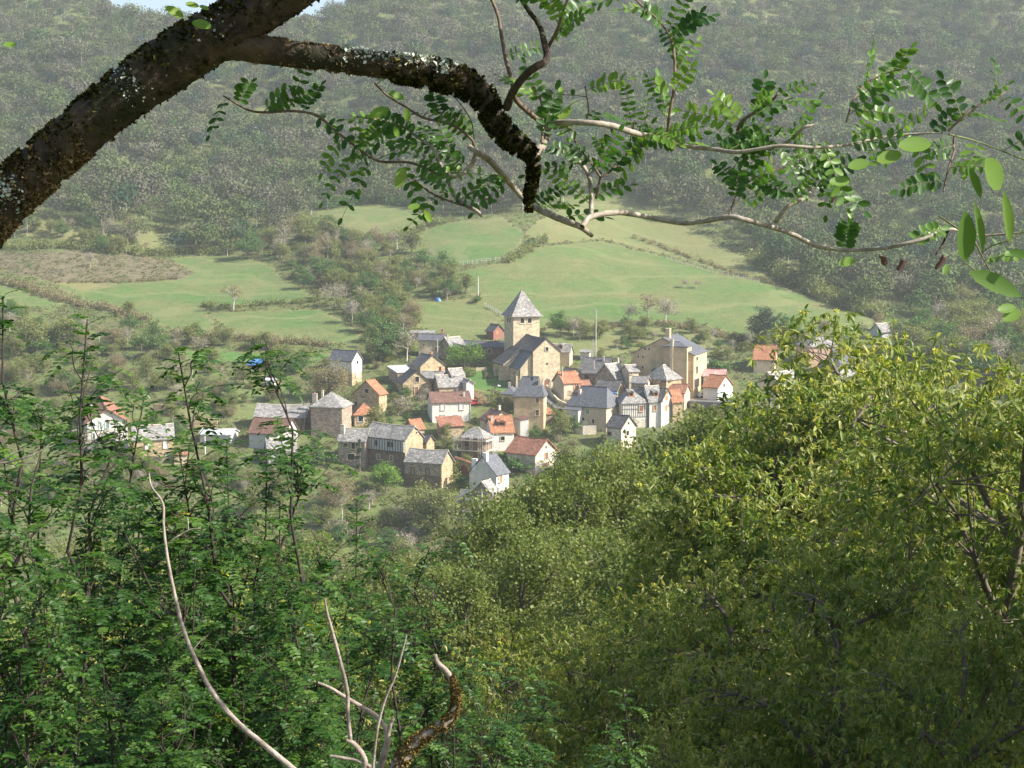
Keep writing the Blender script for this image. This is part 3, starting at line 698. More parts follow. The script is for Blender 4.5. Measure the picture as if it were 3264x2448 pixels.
# --- centre front
h = H('house', 'white house with orange tile roof and boxy dormer beside the scaffolding', '5', 455, 488, 692, 716, 5.0, 78, 'gR', 40, 'white', 'tile', wl=8)
h.dormer('R', h.wr * 0.5, 6.2, 1.8, 1.0, 'tilebrown'); h.win('R', 571, 760, 606, 796, 'glass'); h.chimney(0.1, 0.35, 0.5, 0.5, 0.9, 'palegrey')
h = H('house', 'cream gabled house with brown tile roof behind the boxy dormer', '5', 380, 478, 690, 612, 6.0, 62, 'gL', 34, 'cream', 'tilebrown')
h.chimney(0.52, 0.3, 0.5, 0.5, 1.2, 'whitestone', 0)
h = hs['scaf'] = H('house', 'unfinished house with grey hipped roof wrapped in scaffolding', '5', 198, 410, 487, 768, 6.5, 24, 'hip', 38, 'brownstone', 'lauze', hippull=0.9)
h.win('L', 235, 800, 262, 850, 'glass', 'wood')
h = hs['or2'] = H('house', 'ivy-edged pale house with rusty orange tile roof and two brown windows', '5', 628, 892, 1090, 920, 5.2, 38, 'gL', 36, 'whitestone', 'tilered', over=0.5)
h.win('R', 978, 912, 1006, 966, 'shut'); h.win('R', 978, 1005, 1010, 1040, 'shut'); h.win('R', 985, 848, 997, 870, 'glass', None)
h = hs['wg'] = H('house', 'pale grey gabled house with two tall white chimneys and bluish roof', '5', 280, 530, 645, 1108, 5.4, 32, 'gR', 46, 'white', 'slate', lower=('grey', 1.4))
h.chimney(0.03, 0.82, 0.9, 1.0, 1.5, 'whitepaint', 0); h.chimney(0.05, 0.42, 0.9, 1.0, 1.3, 'whitepaint', 0); h.win('R', 555, 1115, 580, 1190, 'orangeshutter', 'whitepaint')
h = H('house', 'small front house with dark gable and light slab roof at the foot of the village', '5', 302, 492, 562, 1292, 5.0, 30, 'gR', 44, 'grey', 'lauze')
h = H('outbuilding', 'lean-to with slate roof left of the small front house', '5', 170, 305, 318, 1350, 3.4, 12, 'monoL', 20, 'grey', 'slate', cat='outbuilding', wr=4)
h = hs['ht'] = H('house', 'big stone house with half-timbered upper storey above the lime-green tree', '4', 598, 1075, 1282, 553, 8.5, 35, 'gL', 40, 'ochre', 'lauze')
pan = MB(); pan.box(-0.35, 0.2, 5.3, 0, h.wl, 8.15); po = pan.build('upper_storey', M['palegrey'], h.root)
tb = MB(); n_ = 15
for k in range(n_ + 1): y_ = 0.2 + k * (h.wl - 0.35) / n_; tb.box(-0.42, y_, 5.35, -0.351, y_ + 0.16, 8.1)
for z in (5.25, 8.0): tb.box(-0.43, 0.1, z, -0.352, h.wl, z + 0.2)
tb.build('timber_frame', M['beam'], po)
for y_ in (0.27, 0.36, 0.66):
    wb = MB(); yy_ = y_ * h.wl; wb.box(-0.45, yy_, 6.4, -0.36, yy_ + 0.6, 7.6); wb.build('window', M['glass'], po)
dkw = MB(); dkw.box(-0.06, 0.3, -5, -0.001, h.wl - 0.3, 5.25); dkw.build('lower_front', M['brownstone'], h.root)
h.winm('L', h.wl * 0.3, h.wl * 0.3 + 0.9, 3.1, 4.3, 'glass', 'surround'); h.winm('L', h.wl * 0.62, h.wl * 0.62 + 0.8, 3.1, 4.3, 'greenshutter', 'surround'); h.winm('L', h.wl * 0.22, h.wl * 0.22 + .35, 3.6, 4.2, 'glass', None)
h.win('R', 1196, 462, 1215, 490, 'glass', 'surround')
h = H('house', 'grey stone house with large slab roof and white chimney behind the dark cypress', '4', 287, 600, 640, 572, 6.3, 14, 'gL', 40, 'grey', 'lauze', wr=6, base=9)
h.win('L', 347, 598, 400, 652, 'glass'); h.win('L', 443, 588, 488, 666, 'glass'); h.win('L', 398, 722, 482, 798, 'glass'); h.chimney(0.3, 0.92, 0.9, 0.9, 1.8, 'whitestone')
h = H('house', 'broad stone barn-like house with worn grey roof and plaster band beside the arched wall', '4', 1075, 1502, 1632, 829, 6.6, 25, 'gL', 42, 'ochre', 'lauze')
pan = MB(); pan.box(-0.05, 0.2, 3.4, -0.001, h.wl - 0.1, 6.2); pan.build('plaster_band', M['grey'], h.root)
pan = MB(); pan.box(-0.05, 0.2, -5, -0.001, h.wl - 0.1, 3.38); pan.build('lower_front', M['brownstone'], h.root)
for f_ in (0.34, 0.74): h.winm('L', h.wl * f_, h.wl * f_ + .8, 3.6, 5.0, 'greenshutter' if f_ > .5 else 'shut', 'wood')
h.winm('L', h.wl * .78, h.wl * .78 + .5, 1.4, 2.4, 'glass', None)
h = H('house', 'small ochre house with slate roof tucked right of the half-timbered house', '4', 1200, 1325, 1416, 577, 5.0, 35, 'gL', 44, 'ochre', 'lauze_dark')
h.win('L', 1278, 590, 1312, 618, 'glass', None)
h = H('shed', 'shed with small bright orange tile roof behind the half-timbered house', '4', 1135, 1178, 1300, 425, 3.0, 60, 'gR', 38, 'ochre', 'tile', cat='shed', wl=5)
h = H('shed', 'rough stone shed with low tan tile roof below the white brown-roofed house', '4', 1410, 1490, 1765, 396, 3.2, 74, 'monoR', 22, 'ochre', 'tilered', cat='shed', wl=4)
# --- left
h = H('house', 'ochre stone house with orange tile roof and dark loft window', '2', 1540, 1893, 2003, 906, 5.5, 28, 'gR', 40, 'ochre', 'tile')
h.win('L', 1692, 836, 1750, 896, 'glass'); h.win('L', 1662, 945, 1680, 968, 'glass', None); h.win('L', 1563, 1022, 1580, 1070, 'glass', 'wood')
h = H('porch', 'porch building with orange tile hipped roof in front of the dark loft window', '2', 1528, 1548, 1850, 1186, 3.4, 78, 'hip', 42, 'ochre', 'tile', cat='outbuilding', wl=5)
h.win('R', 1600, 1222, 1672, 1300, 'glass', 'whitepaint')
h = H('barn', 'long low barn with pale slab roof in the left of the village', '2', 140, 850, 872, 1232, 4.0, 6, 'gL', 38, 'brownstone', 'lauze', cat='barn', wr=7)
h.win('L', 430, 1255, 470, 1300, 'glass', 'wood')
h = H('house', 'tall stone house with grey hipped roof and clustered tall chimneys', '2', 930, 1370, 1398, 1087, 8.0, 12, 'hip', 38, 'grey', 'lauze', wr=8)
h.chimney(0.25, 0.95, 0.5, 1.2, 2.4, 'whitestone', 2); h.chimney(0.4, 0.75, 0.5, 0.5, 1.8, 'whitestone')
h = H('house', 'white house with red-orange roof among bushes at far left', '1', 150, 247, 650, 330, 7.6, 72, 'gL', 32, 'white', 'tilered', over=0.6)
for a_ in ((298, 338, 322, 400), (368, 335, 392, 405), (432, 335, 465, 400), (560, 345, 585, 400), (300, 445, 325, 500), (430, 450, 460, 505)): h.win('R', *a_, kind='greenshutter', surround='whitepaint')
h.chimney(0.2, 0.5, 0.7, 0.7, 1.0, 'whitepaint', 0)
h = H('house', 'ochre stone house with white shuttered windows and teal door', '1', 650, 710, 1115, 503, 5.2, 75, 'gR', 40, 'ochre', 'lauze', wl=7)
h.win('R', 830, 527, 882, 602, 'whitepaint'); h.win('R', 1015, 529, 1056, 595, 'whitepaint'); h.win('R', 1035, 646, 1082, 712, 'teal', name='door'); h.win('R', 848, 650, 862, 670, 'glass', None)
h = H('shed', 'garage with small brick-red roof beside the teal door', '1', 1105, 1122, 1250, 654, 2.6, 78, 'hip', 24, 'tanrender', 'tilered', cat='shed', wl=5)
h = H('greenhouse', 'pale low greenhouse roof among the gardens', '1', 1380, 1690, 1710, 455, 2.6, 8, 'gL', 18, 'palegrey', 'metal', cat='greenhouse', wr=6)
h = H('house', 'grey house with brown-red tile roof half hidden by leaves', '1', 1875, 2240, 2290, 445, 4.6, 14, 'gL', 38, 'palegrey', 'tilebrown', wr=8)
h = H('house', 'white gabled house beneath the brown-red roof', 'D', 585, 598, 640, 940, 5.0, 68, 'gL', 36, 'white', 'lauze', wl=6)
h = H('house', 'little house with pale grey roof below the white gable at left', 'D', 565, 580, 640, 975, 3.5, 74, 'gR', 42, 'palegrey', 'lauze', wl=6)
# --- right, behind the chestnut tree
H('house', 'orange roofed house seen through the chestnut top', '7', 640, 850, 880, 618, 4.0, 14, 'gL', 34, 'cream', 'tile')
h = H('house', 'cream house with grey slate roof seen through the chestnut leaves', '7', 690, 876, 1112, 850, 5.2, 46, 'gR', 40, 'cream', 'lauze')
h = H('house', 'salmon house with grey hipped roof behind the chestnut crown', '7', 1165, 1200, 1500, 482, 6.0, 78, 'hip', 32, 'salmon', 'lauze', wl=9)
h.win('R', 1300, 520, 1325, 565, 'shut')
H('house', 'low blue-grey roofed house right of the salmon one', '7', 1490, 1515, 1700, 650, 4.0, 72, 'gR', 40, 'palegrey', 'slate', wl=8)
H('house', 'grey roofed house farthest right at the wood edge', '7', 1905, 1935, 2030, 335, 3.0, 68, 'gR', 36, 'palegrey', 'lauze', wl=6)
h = H('hut', 'tiny garden hut with bright blue roof in the left gardens', '2', 45, 200, 220, 492, 2.4, 12, 'monoL', 18, 'wood', 'bluesheet', cat='hut', wr=3)
H('hut', 'tiny white garden hut beside the yellow bush', '2', 325, 385, 395, 712, 2.0, 20, 'gL', 25, 'whitepaint', 'metal', cat='hut')

# ------------------------------------------------------------------ church
def church():
    u, v = S('3', 1578, 690); hw = 10.2
    C = hit(u, v, hw, 300); t = math.radians(71)
    h = House.__new__(House); h.crop = '3'; h.h = hw; h.C = C
    h.L = Vector((-math.cos(t), math.sin(t), 0)); h.R = Vector((math.sin(t), math.cos(t), 0))
    D0 = C.y * CP + (C.z - ZC) * SP_; uu = S('3', 1847, 0)[0] - 1632
    Wd = abs((uu * D0 - FPX * C.x) / (FPX * h.R.x - uu * h.R.y * CP)); h.wr = Wd; h.wl = 17; h.pitch = math.radians(41); h.over = 0.3; h.roof = 'gL'; h.rmat = 'lauze_dark'
    h.root = empty('church', (C.x, C.y, C.z - hw), math.pi / 2 - t, 'ochre stone village church with square belfry and grey pyramid spire', 'church')
    tp = math.tan(h.pitch); X, Y = Wd, 17.0
    mb = MB()
    for a_, b_ in (((0, 0), (X, 0)), ((X, 0), (X, Y)), ((X, Y), (0, Y)), ((0, Y), (0, 0))): mb.poly([(*a_, -5), (*b_, -5), (*b_, hw), (*a_, hw)])
    mb.poly([(0, 0, hw), (X, 0, hw), (X / 2, 0, hw + X / 2 * tp)]); mb.poly([(X, Y, hw), (0, Y, hw), (X / 2, Y, hw + X / 2 * tp)])
    mb.build('nave_wall', M['church'], h.root)
    h.roofo = h.mkroof(h.root, 0, 0, X, Y, hw, 'gL', h.pitch, 0.3, 'lauze_dark', name='nave_roof')
    # side aisle and chapel on the left side, lean-to roofs
    for (y0, y1, w, zt, zb) in ((0.8, 9.0, 3.3, 9.6, 5.6), (9.02, 18.0, 5.2, 10.0, 6.2)):
        a = MB()
        a.box(-w, y0, -5, -0.02, y1, zb)
        a.poly([(-w, y0, zb), (-0.02, y0, zb), (-0.02, y0, zt)]); a.poly([(-0.02, y1, zb), (-w, y1, zb), (-0.02, y1, zt)])
        ao = a.build('side_aisle', M['church'], h.root)
        r = MB(); q = [(-w - .35, y1 + .2, zb - .3), (-w - .35, y0 - .2, zb - .3), (-.03, y0 - .2, zt + .1), (-.03, y1 + .2, zt + .1)]
        r.poly(q); r.poly([(p[0], p[1], p[2] - .2) for p in q][::-1])
        for i in range(4): p, n_ = q[i], q[(i + 1) % 4]; r.poly([(p[0], p[1], p[2] - .2), (n_[0], n_[1], n_[2] - .2), n_, p])
        r.build('aisle_roof', M['slate' if y0 < 5 else 'lauze_dark'], ao)
        for k in (0.3, 0.7):
            wb = MB(); yc = y0 + (y1 - y0) * k; wb.box(-w - .03, yc - .3, 2.2, -w, yc + .3, 4.0); wb.build('window', M['glass'], ao)
        bb = MB()
        for k in (0.05, 0.5): yc = y0 + (y1 - y0) * k; bb.box(-w - 1.0, yc, -5, -w, yc + .7, 3.6); bb.poly([(-w - 1.0, yc, 3.6), (-w - 1.0, yc + .7, 3.6), (-w, yc + .7, 4.8), (-w, yc, 4.8)][::-1])
        bb.build('buttress', M['church'], ao)
    # tower
    u0, v0 = S('3', 1378, 340)
    # tower corner sits on the nave axis direction behind the nave
    ux = lambda px: S('3', px, 0)[0]
    # world depth of tower corner: along L by Ytw from the facade, x offset from pixel column
    Ytw = 16.0
    best = None
    for k in range(-60, 120):
        xo = k * 0.1; p = C + h.R * xo + h.L * Ytw; pu, pv = project(p.x, p.y, p.z)
        e = abs(pu - u0)
        if best is None or e < best[0]: best = (e, xo, p)
    xo = best[1]; p = best[2]
    dd = ray(u0, v0); tt = p.y / dd[1]; zt = ZC + dd[2] * tt - h.root.location.z
    D0 = p.y * CP + (C.z - ZC) * SP_
    uu = ux(1642) - 1632; wt = abs((uu * D0 - FPX * p.x) / (FPX * h.R.x - uu * h.R.y * CP))
    tb = MB(); x0, y0, x1, y1 = xo, Ytw, xo + wt, Ytw + wt
    tb.box(x0, y0, -5, x1, y1, zt)
    tw = tb.build('tower', M['church'], h.root)
    cb = MB(); cb.box(x0 - .15, y0 - .15, zt - .35, x1 + .15, y1 + .15, zt - 0.05); cb.build('cornice', M['surround'], tw)
    # spire with flared foot
    sp = MB(); cx, cy = (x0 + x1) / 2, (y0 + y1) / 2; rr = wt / 2 + 0.85; apex = ZC + (ray(*S('3', 1472, 72))[2]) * (p.y + 3) / ray(*S('3', 1472, 72))[1] - h.root.location.z
    lev = [(rr, zt - 0.15), (rr * 0.84, zt + 0.75), (rr * 0.66, zt + 1.95), (0.03, apex)]
    for i in range(3):
        (ra, za), (rb, zb) = lev[i], lev[i + 1]
        A_ = [(cx - ra, cy - ra, za), (cx + ra, cy - ra, za), (cx + ra, cy + ra, za), (cx - ra, cy + ra, za)]
        B_ = [(cx - rb, cy - rb, zb), (cx + rb, cy - rb, zb), (cx + rb, cy + rb, zb), (cx - rb, cy + rb, zb)]
        for k in range(4): sp.poly([A_[k], A_[(k + 1) % 4], B_[(k + 1) % 4], B_[k]])
        if i == 0: sp.poly(A_[::-1])
    so_ = sp.build('spire', M['lauze'], tw)
    fb = MB(); fb.tube([(cx, cy, apex - 0.2), (cx, cy, apex + 0.9)], 0.05, 5); fb.tube([(cx - .3, cy, apex + .55), (cx + .3, cy, apex + .55)], 0.04, 5); fb.build('cross', M['zinc'], so_)
    # belfry openings
    class T: pass
    def arch(face, a0, a1, zb, ztop, par, sur=True):
        w = (a1 - a0) / 2; n = 9
        def pt(a, z, out): return (x0 + a, y0 - out, z) if face == 'R' else (x0 - out, y0 + a, z)
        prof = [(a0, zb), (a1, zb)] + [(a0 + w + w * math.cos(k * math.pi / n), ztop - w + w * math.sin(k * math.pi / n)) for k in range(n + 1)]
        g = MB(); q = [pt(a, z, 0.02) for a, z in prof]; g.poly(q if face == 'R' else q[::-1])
        if sur:
            f = MB(); ow = w + 0.2
            for k in range(n):
                t0, t1 = k * math.pi / n, (k + 1) * math.pi / n; c_ = a0 + w; zc = ztop - w
                for (o1, o2) in ((0.08, 0.08),):
                    q4 = [pt(c_ + w * math.cos(t0), zc + w * math.sin(t0), .08), pt(c_ + ow * math.cos(t0), zc + ow * math.sin(t0), .08), pt(c_ + ow * math.cos(t1), zc + ow * math.sin(t1), .08), pt(c_ + w * math.cos(t1), zc + w * math.sin(t1), .08)]
                    f.poly(q4 if face == 'R' else q4[::-1])
            for s0, s1 in ((a0 - .2, a0), (a1, a1 + .2)):
                p_, q_ = pt(s0, zb, 0), pt(s1, ztop - w, .08); f.box(min(p_[0], q_[0]), min(p_[1], q_[1]), zb, max(p_[0], q_[0]), max(p_[1], q_[1]), ztop - w)
            p_, q_ = pt(a0 - .3, zb - .22, 0), pt(a1 + .3, zb, .15); f.box(min(p_[0], q_[0]), min(p_[1], q_[1]), zb - .22, max(p_[0], q_[0]), max(p_[1], q_[1]), zb)
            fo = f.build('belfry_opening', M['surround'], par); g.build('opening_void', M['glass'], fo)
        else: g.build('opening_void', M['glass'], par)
    k = wt / 262.
    for face in 'RL':
        for a, b_ in ((70, 110), (142, 182)): arch(face, a * k, b_ * k, zt - 1.95, zt - 0.55, tw)
    hb = MB()
    for a in (44, 228): hb.box(x0 + a * k, y0 - .02, zt - 2.05, x0 + (a + 9) * k, y0, zt - 1.8)
    hb.build('putlog_hole', M['glass'], tw)
    # facade
    h.win('R', 1702, 653, 1730, 690, 'glass', 'surround')
    ob = MB(); a, z = h.tolocal(*S('3', 1718, 820), 'R')
    ob.poly([(a + .3 * math.cos(q * 6.283 / 12), -.03, z + .3 * math.sin(q * 6.283 / 12)) for q in range(12)]); oo = ob.build('round_window', M['glass'], h.root)
    x0 = 0; y0 = 0
    a0, zb = h.tolocal(*S('3', 1688, 1075), 'R'); a1, zt2 = h.tolocal(*S('3', 1740, 975), 'R')
    zb = min(zb, 0.2)
    f = MB(); w = (a1 - a0) / 2; c_ = a0 + w; zc = zt2 - w
    for ring, (w0, w1, out) in enumerate(((w, w + .25, .12), (w + .28, w + .55, .22))):
        for q in range(10):
            t0, t1 = q * math.pi / 10, (q + 1) * math.pi / 10
            f.poly([(c_ + w0 * math.cos(t0), -out, zc + w0 * math.sin(t0)), (c_ + w1 * math.cos(t0), -out, zc + w1 * math.sin(t0)), (c_ + w1 * math.cos(t1), -out, zc + w1 * math.sin(t1)), (c_ + w0 * math.cos(t1), -out, zc + w0 * math.sin(t1))])
            f.poly([(c_ + w1 * math.cos(t0), -out, zc + w1 * math.sin(t0)), (c_ + w1 * math.cos(t0), 0, zc + w1 * math.sin(t0)), (c_ + w1 * math.cos(t1), 0, zc + w1 * math.sin(t1)), (c_ + w1 * math.cos(t1), -out, zc + w1 * math.sin(t1))])
        f.box(c_ - w1, -out, zb - 2, c_ - w0, 0, zc); f.box(c_ + w0, -out, zb - 2, c_ + w1, 0, zc)
    dr = f.build('doorway', M['surround'], h.root)
    g = MB(); g.poly([(a0, -.04, zb - 2), (a1, -.04, zb - 2)] + [(c_ + w * math.cos(q * math.pi / 10), -.04, zc + w * math.sin(q * math.pi / 10)) for q in range(11)]); g.build('door', M['shutter'], dr)
    return h
CH = church()

# scaffold
h = hs['scaf']
sc = empty('scaffold', h.root.location, h.root.rotation_euler.z, 'white metal scaffold with plank decks round the grey hipped house', 'scaffold')
pl = MB(); dk_ = MB()
xs_ = [-0.4, -1.5]
for y_ in np.linspace(-1.4, h.wl + 1.0, 5):
    for x_ in xs_: pl.tube([(x_, y_, -3), (x_, y_, 7.0)], 0.055, 5)
for x_ in np.linspace(-1.5, h.wr, 4):
    for y_ in (-0.4, -1.4): pl.tube([(x_, y_, -3), (x_, y_, 7.0)], 0.055, 5)
pole_o = pl.build('poles', M['polewhite'], sc)
for z in (1.2, 3.2, 5.6):
    dk_.box(-1.5, -1.4, z, -0.42, h.wl + 1.0, z + 0.08); dk_.box(-0.4, -1.4, z, h.wr, -0.42, z + 0.08)
    dk_.box(-1.56, -1.46, z + 0.1, -1.5, h.wl + 1.0, z + 0.3); dk_.box(-1.5, -1.46, z + 0.1, h.wr, -1.41, z + 0.3)
dk_.build('plank_deck', M['surround'], sc)
# arched garden wall with tile coping
def wall_between(label, pxs, crop, hgt, mat='ochre', th=0.5, coping=None, name='garden_wall'):
    pts = [hit(*S(crop, x, y)) for x, y in pxs]
    root = empty(name, pts[0], 0, label, 'wall'); mb = MB(); cp = MB()
    for a, b_ in zip(pts[:-1], pts[1:]):
        d = (b_ - a); d.z = 0; d.normalize(); n = Vector((-d.y, d.x, 0)) * th / 2
        A, B = a - pts[0], b_ - pts[0]
        lo = min(A.z, B.z) - 2
        base = [A - n, B - n, B + n, A + n]
        bt_ = [Vector((p.x, p.y, lo)) for p in base]; tp_ = [Vector((p.x, p.y, p.z + hgt)) for p in base]
        for i in range(4): mb.poly([bt_[i], bt_[(i + 1) % 4], tp_[(i + 1) % 4], tp_[i]])
        mb.poly(tp_)
        if coping:
            e = n * 1.5; up = Vector((0, 0, hgt)); q = [A - e + up, B - e + up, B + e + up, A + e + up]; r1, r2 = A + up + Vector((0, 0, .3)), B + up + Vector((0, 0, .3))
            cp.poly([q[0], q[1], r2, r1]); cp.poly([q[2], q[3], r1, r2]); cp.poly([q[0], r1, q[3]]); cp.poly([q[1], q[2], r2])
    w = mb.build('wall', M[mat], root)
    if coping: cp.build('coping', M[coping], root)
    return root
w = wall_between('ochre courtyard wall with orange tile coping and red arched gate', [(150, 1085), (325, 1150)], '5', 3.4, 'ochre', 0.5, 'tile')
pts_ = [hit(*S('5', 150, 1085)), hit(*S('5', 325, 1150))]; d_ = (pts_[1] - pts_[0]); d_.z = 0; d_.normalize(); nn = Vector((d_.y, -d_.x, 0)) * 0.3
c_ = (pts_[1] - pts_[0]) * 0.5
g = MB(); ww = 1.3
prof = [(-ww, -1.0), (ww, -1.0)] + [(ww * math.cos(k * math.pi / 10), 1.0 + ww * math.sin(k * math.pi / 10)) for k in range(11)]
g.poly([c_ + nn * (1 if nn.y < 0 else -1) + d_ * a + Vector((0, 0, z)) for a, z in prof]); M['redgate'] = m_plain('dull_red_gate_paint', (0.30, 0.09, 0.06)); g.build('gate', M['redgate'], w)
wall_between('sunlit garden wall left of the small stone house in the treetops', [(1245, 730), (1330, 745), (1455, 742)], '5', 2.2, 'whitestone')
wall_between('upper terrace wall beneath the grey shaded house front', [(1330, 690), (1385, 690)], '5', 2.0, 'whitestone')
wall_between('curved ramp wall descending from the church door', [(1000, 330), (1040, 400), (1110, 470), (1180, 500)], '5', 1.4, 'cream')
wall_between('churchyard wall along the top of the grass', [(1000, 892), (1110, 890)], '3', 0.9, 'church')
wall_between('pale retaining wall in the gardens at left', [(915, 235), (1080, 250)], '1', 2.2, 'ochre')
wall_between('second retaining wall below the gardens at left', [(1310, 385), (1560, 392)], '1', 2.4, 'ochre')
wall_between('dry stone wall under the ochre house with white shutters', [(600, 690), (1000, 725), (1130, 720)], '1', 1.0, 'grey')
# poles
def pole(label, crop, x, ytop, ybase, mat='pole', r=0.13, name='utility_pole', cat='pole', arm=True, kind=None):
    u, v = S(crop, x, ybase); B = hit(u, v); d = ray(*S(crop, x, ytop)); t = B.y / d[1]; hgt = ZC + d[2] * t - B.z
    root = empty(name, B, 0, label, cat)
    mb = MB(); mb.tube([(0, 0, -1), (0, 0, hgt)], [r * 1.25, r * 0.8], 8); mb.build('post', M[mat], root)
    if arm: a = MB(); a.box(-0.8, -0.06, hgt - 0.5, 0.8, 0.06, hgt - 0.38); [a.tube([(q, 0, hgt - .38), (q, 0, hgt - .15)], .06, 5) for q in (-.7, 0, .7)]; a.build('crossarm', M['zinc'], root)
    return B, hgt, root
PL = {}
PL['a'] = pole('pale concrete pole standing alone in the meadow above the church', 'D', 1033, 597, 640, 'polewhite', arm=False)
PL['b'] = pole('tallest thin grey pole, behind the big stone-slated gable', 'D', 1287, 668, 775, 'pole')
PL['c'] = pole('grey pole right of the church roof end', '3', 2178, 575, 800, 'pole')
PL['d'] = pole('grey pole in front of the cream house with orange chimney', '3', 615, 572, 790, 'pole')
PL['e'] = pole('white pole by the pale greenhouse', '1', 1435, 385, 655, 'polewhite', arm=False)
PL['f'] = pole('white pole beside the road at the foot of the village', '5', 397, 1260, 1615, 'polewhite', arm=True)
PL['g'] = pole('dark pole by the open fronted outbuilding', '6', 487, 405, 690, 'pole', arm=False)
PL['h'] = pole('thin white pole in front of the cream cottage', '3', 1873, 850, 1190, 'polewhite', r=.09, arm=False)
PL['i'] = pole('lone mast rising from the wood at upper left', 'A', 418, 262, 420, 'polewhite', arm=False)
B, hg, rt = pole('street lamp with white lantern by the pink blossom tree', '3', 1177, 1045, 1150, 'zinc', r=.09, name='street_lamp', cat='street lamp', arm=False)
lm = MB(); lm.tube([(0, 0, hg - .1), (1.3, -.2, hg + .1)], .05, 5); lm.build('arm', M['zinc'], rt); lm = MB(); lm.tube([(1.0, -.2, hg - .02), (1.3, -.25, hg + .12), (1.9, -.3, hg + .05)], [.12, .28, .1], 8); lm.build('lantern', M['whitepaint'], rt)
def wire(label, a, b_, sag=1.2):
    A = a[0] + Vector((0, 0, a[1] - .2)); B = b_[0] + Vector((0, 0, b_[1] - .2)); mb = MB()
    pts = [A.lerp(B, k / 12) - Vector((0, 0, sag * 4 * (k / 12) * (1 - k / 12))) for k in range(13)]
    mb.tube([p - A for p in pts], 0.025, 4); o = mb.build('overhead_wire', M['beam']); o.location = A; tagp(o, label, 'wire')
wire('overhead wire running from the churchside pole to the tallest pole', PL['c'], PL['b'])
wire('overhead wire from the dark pole to the churchside pole', PL['g'], PL['c'])
wire('overhead wire rising from the village to the meadow pole', PL['d'], PL['a'], 3)
# cars
def car(label, crop, x, y, mat, rz):
    B = hit(*S(crop, x, y)); root = empty('parked_car', B, rz, label, 'car')
    mb = MB(); L_, W_ = 4.1, 1.7
    prof = [(-L_ / 2, .35), (L_ / 2, .35), (L_ / 2, .75), (L_ / 2 - .9, .92), (L_ / 2 - 1.5, 1.42), (-L_ / 2 + .9, 1.45), (-L_ / 2 + .1, .95)]
    for s in (-1, 1): q = [(a, s * W_ / 2, z) for a, z in prof]; mb.poly(q if s < 0 else q[::-1])
    for i in range(len(prof)): a, b_ = prof[i], prof[(i + 1) % len(prof)]; mb.poly([(a[0], -W_ / 2, a[1]), (a[0], W_ / 2, a[1]), (b_[0], W_ / 2, b_[1]), (b_[0], -W_ / 2, b_[1])])
    mb.build('body', M[mat], root)
    g = MB(); 
    for s in (-1, 1): g.box(-1.3, s * .855 - .01, .95, .75, s * .855 + .01, 1.35)
    g.build('side_window', M['glass'], root)
    for a in (-1.3, 1.3):
        for s in (-1, 1): w_ = MB(); w_.tube([(a, s * .7, .32), (a, s * .88, .32)], .32, 12); w_.build('wheel', M['beam'], root)
    root.location.z += 0.1
M['carred'] = m_plain('red_car_paint', (0.5, 0.04, 0.05), .3); M['carwhite'] = m_plain('white_car_paint', (0.75, .75, .75), .3, 0, .02)
car('red car parked right of the white brown-roofed house', '3', 985, 1240, 'carred', 0.2)
car('white car parked behind the dark slab roof near the pink hall', '6', 1700, 812, 'carwhite', 0.1)
# blue tarpaulin and field fence
B = hit(*S('3', 620, 188)); mb = MB()
rr_ = random.Random(4); ring = [(1.4 * math.cos(k * .628) * rr_.uniform(.8, 1.1), .8 * math.sin(k * .628) * rr_.uniform(.8, 1.1), 0) for k in range(10)]
top = [(p[0] * .5, p[1] * .5, rr_.uniform(.9, 1.3)) for p in ring]
for k in range(10): mb.poly([ring[k], ring[(k + 1) % 10], top[(k + 1) % 10], top[k]])
mb.poly(top); o = mb.build('tarpaulin', M['bluesheet']); o.location = B; tagp(o, 'blue tarpaulin heap at the edge of the wood above the church', 'tarpaulin')
def fence(label, crop, pxs, n, hgt=1.3):
    pts = [hit(*S(crop, x, y)) for x, y in pxs]; root = empty('field_fence', pts[0], 0, label, 'fence'); rl = MB(); prev = None
    segs = []
    for a, b_ in zip(pts[:-1], pts[1:]):
        for k in range(n): segs.append(a.lerp(b_, k / n))
    segs.append(pts[-1]); pm = MB(); pm.tube([(0, 0, -.3), (0, 0, hgt)], .09, 5); p0 = None
    for q in segs:
        z = gz(q.x, q.y)
        if p0 is None: p0 = pm.build('post', M['pole'], root); po_ = p0
        else: po_ = p0.copy(); COL.objects.link(po_); po_.parent = root
        po_.location = (q.x - pts[0].x, q.y - pts[0].y, z - pts[0].z)
        if prev is not None:
            for hh in (.6, 1.15): rl.tube([Vector(prev) + Vector((0, 0, hh)), Vector(po_.location) + Vector((0, 0, hh))], .03, 4)
        prev = Vector(po_.location)
    rl.build('rail', M['pole'], root)
fence('wooden post fence at the lower edge of the middle meadow', 'D', [(940, 577), (1000, 572), (1090, 563)], 9)
fence('line of fence posts across the right of the large meadow', 'D', [(1440, 560), (1540, 590), (1640, 612)], 9)
fence('short post fence by the lone bush left of the church', '3', [(1090, 245), (1200, 300), (1270, 350)], 6)
# ------------------------------------------------------------------ foliage tools
def unit(a): return a / (np.linalg.norm(a, axis=-1, keepdims=True) + 1e-9)
T_TRI = (np.array([[-.5, -.35, 0], [.5, -.3, .08], [0.05, .55, -.05]]), np.array([[0, 1, 2]]))
T_QUAD = (np.array([[-.5, -.05, 0], [0, -.42, .1], [.5, .05, 0], [0, .4, .1]]), np.array([[0, 1, 2], [0, 2, 3]]))
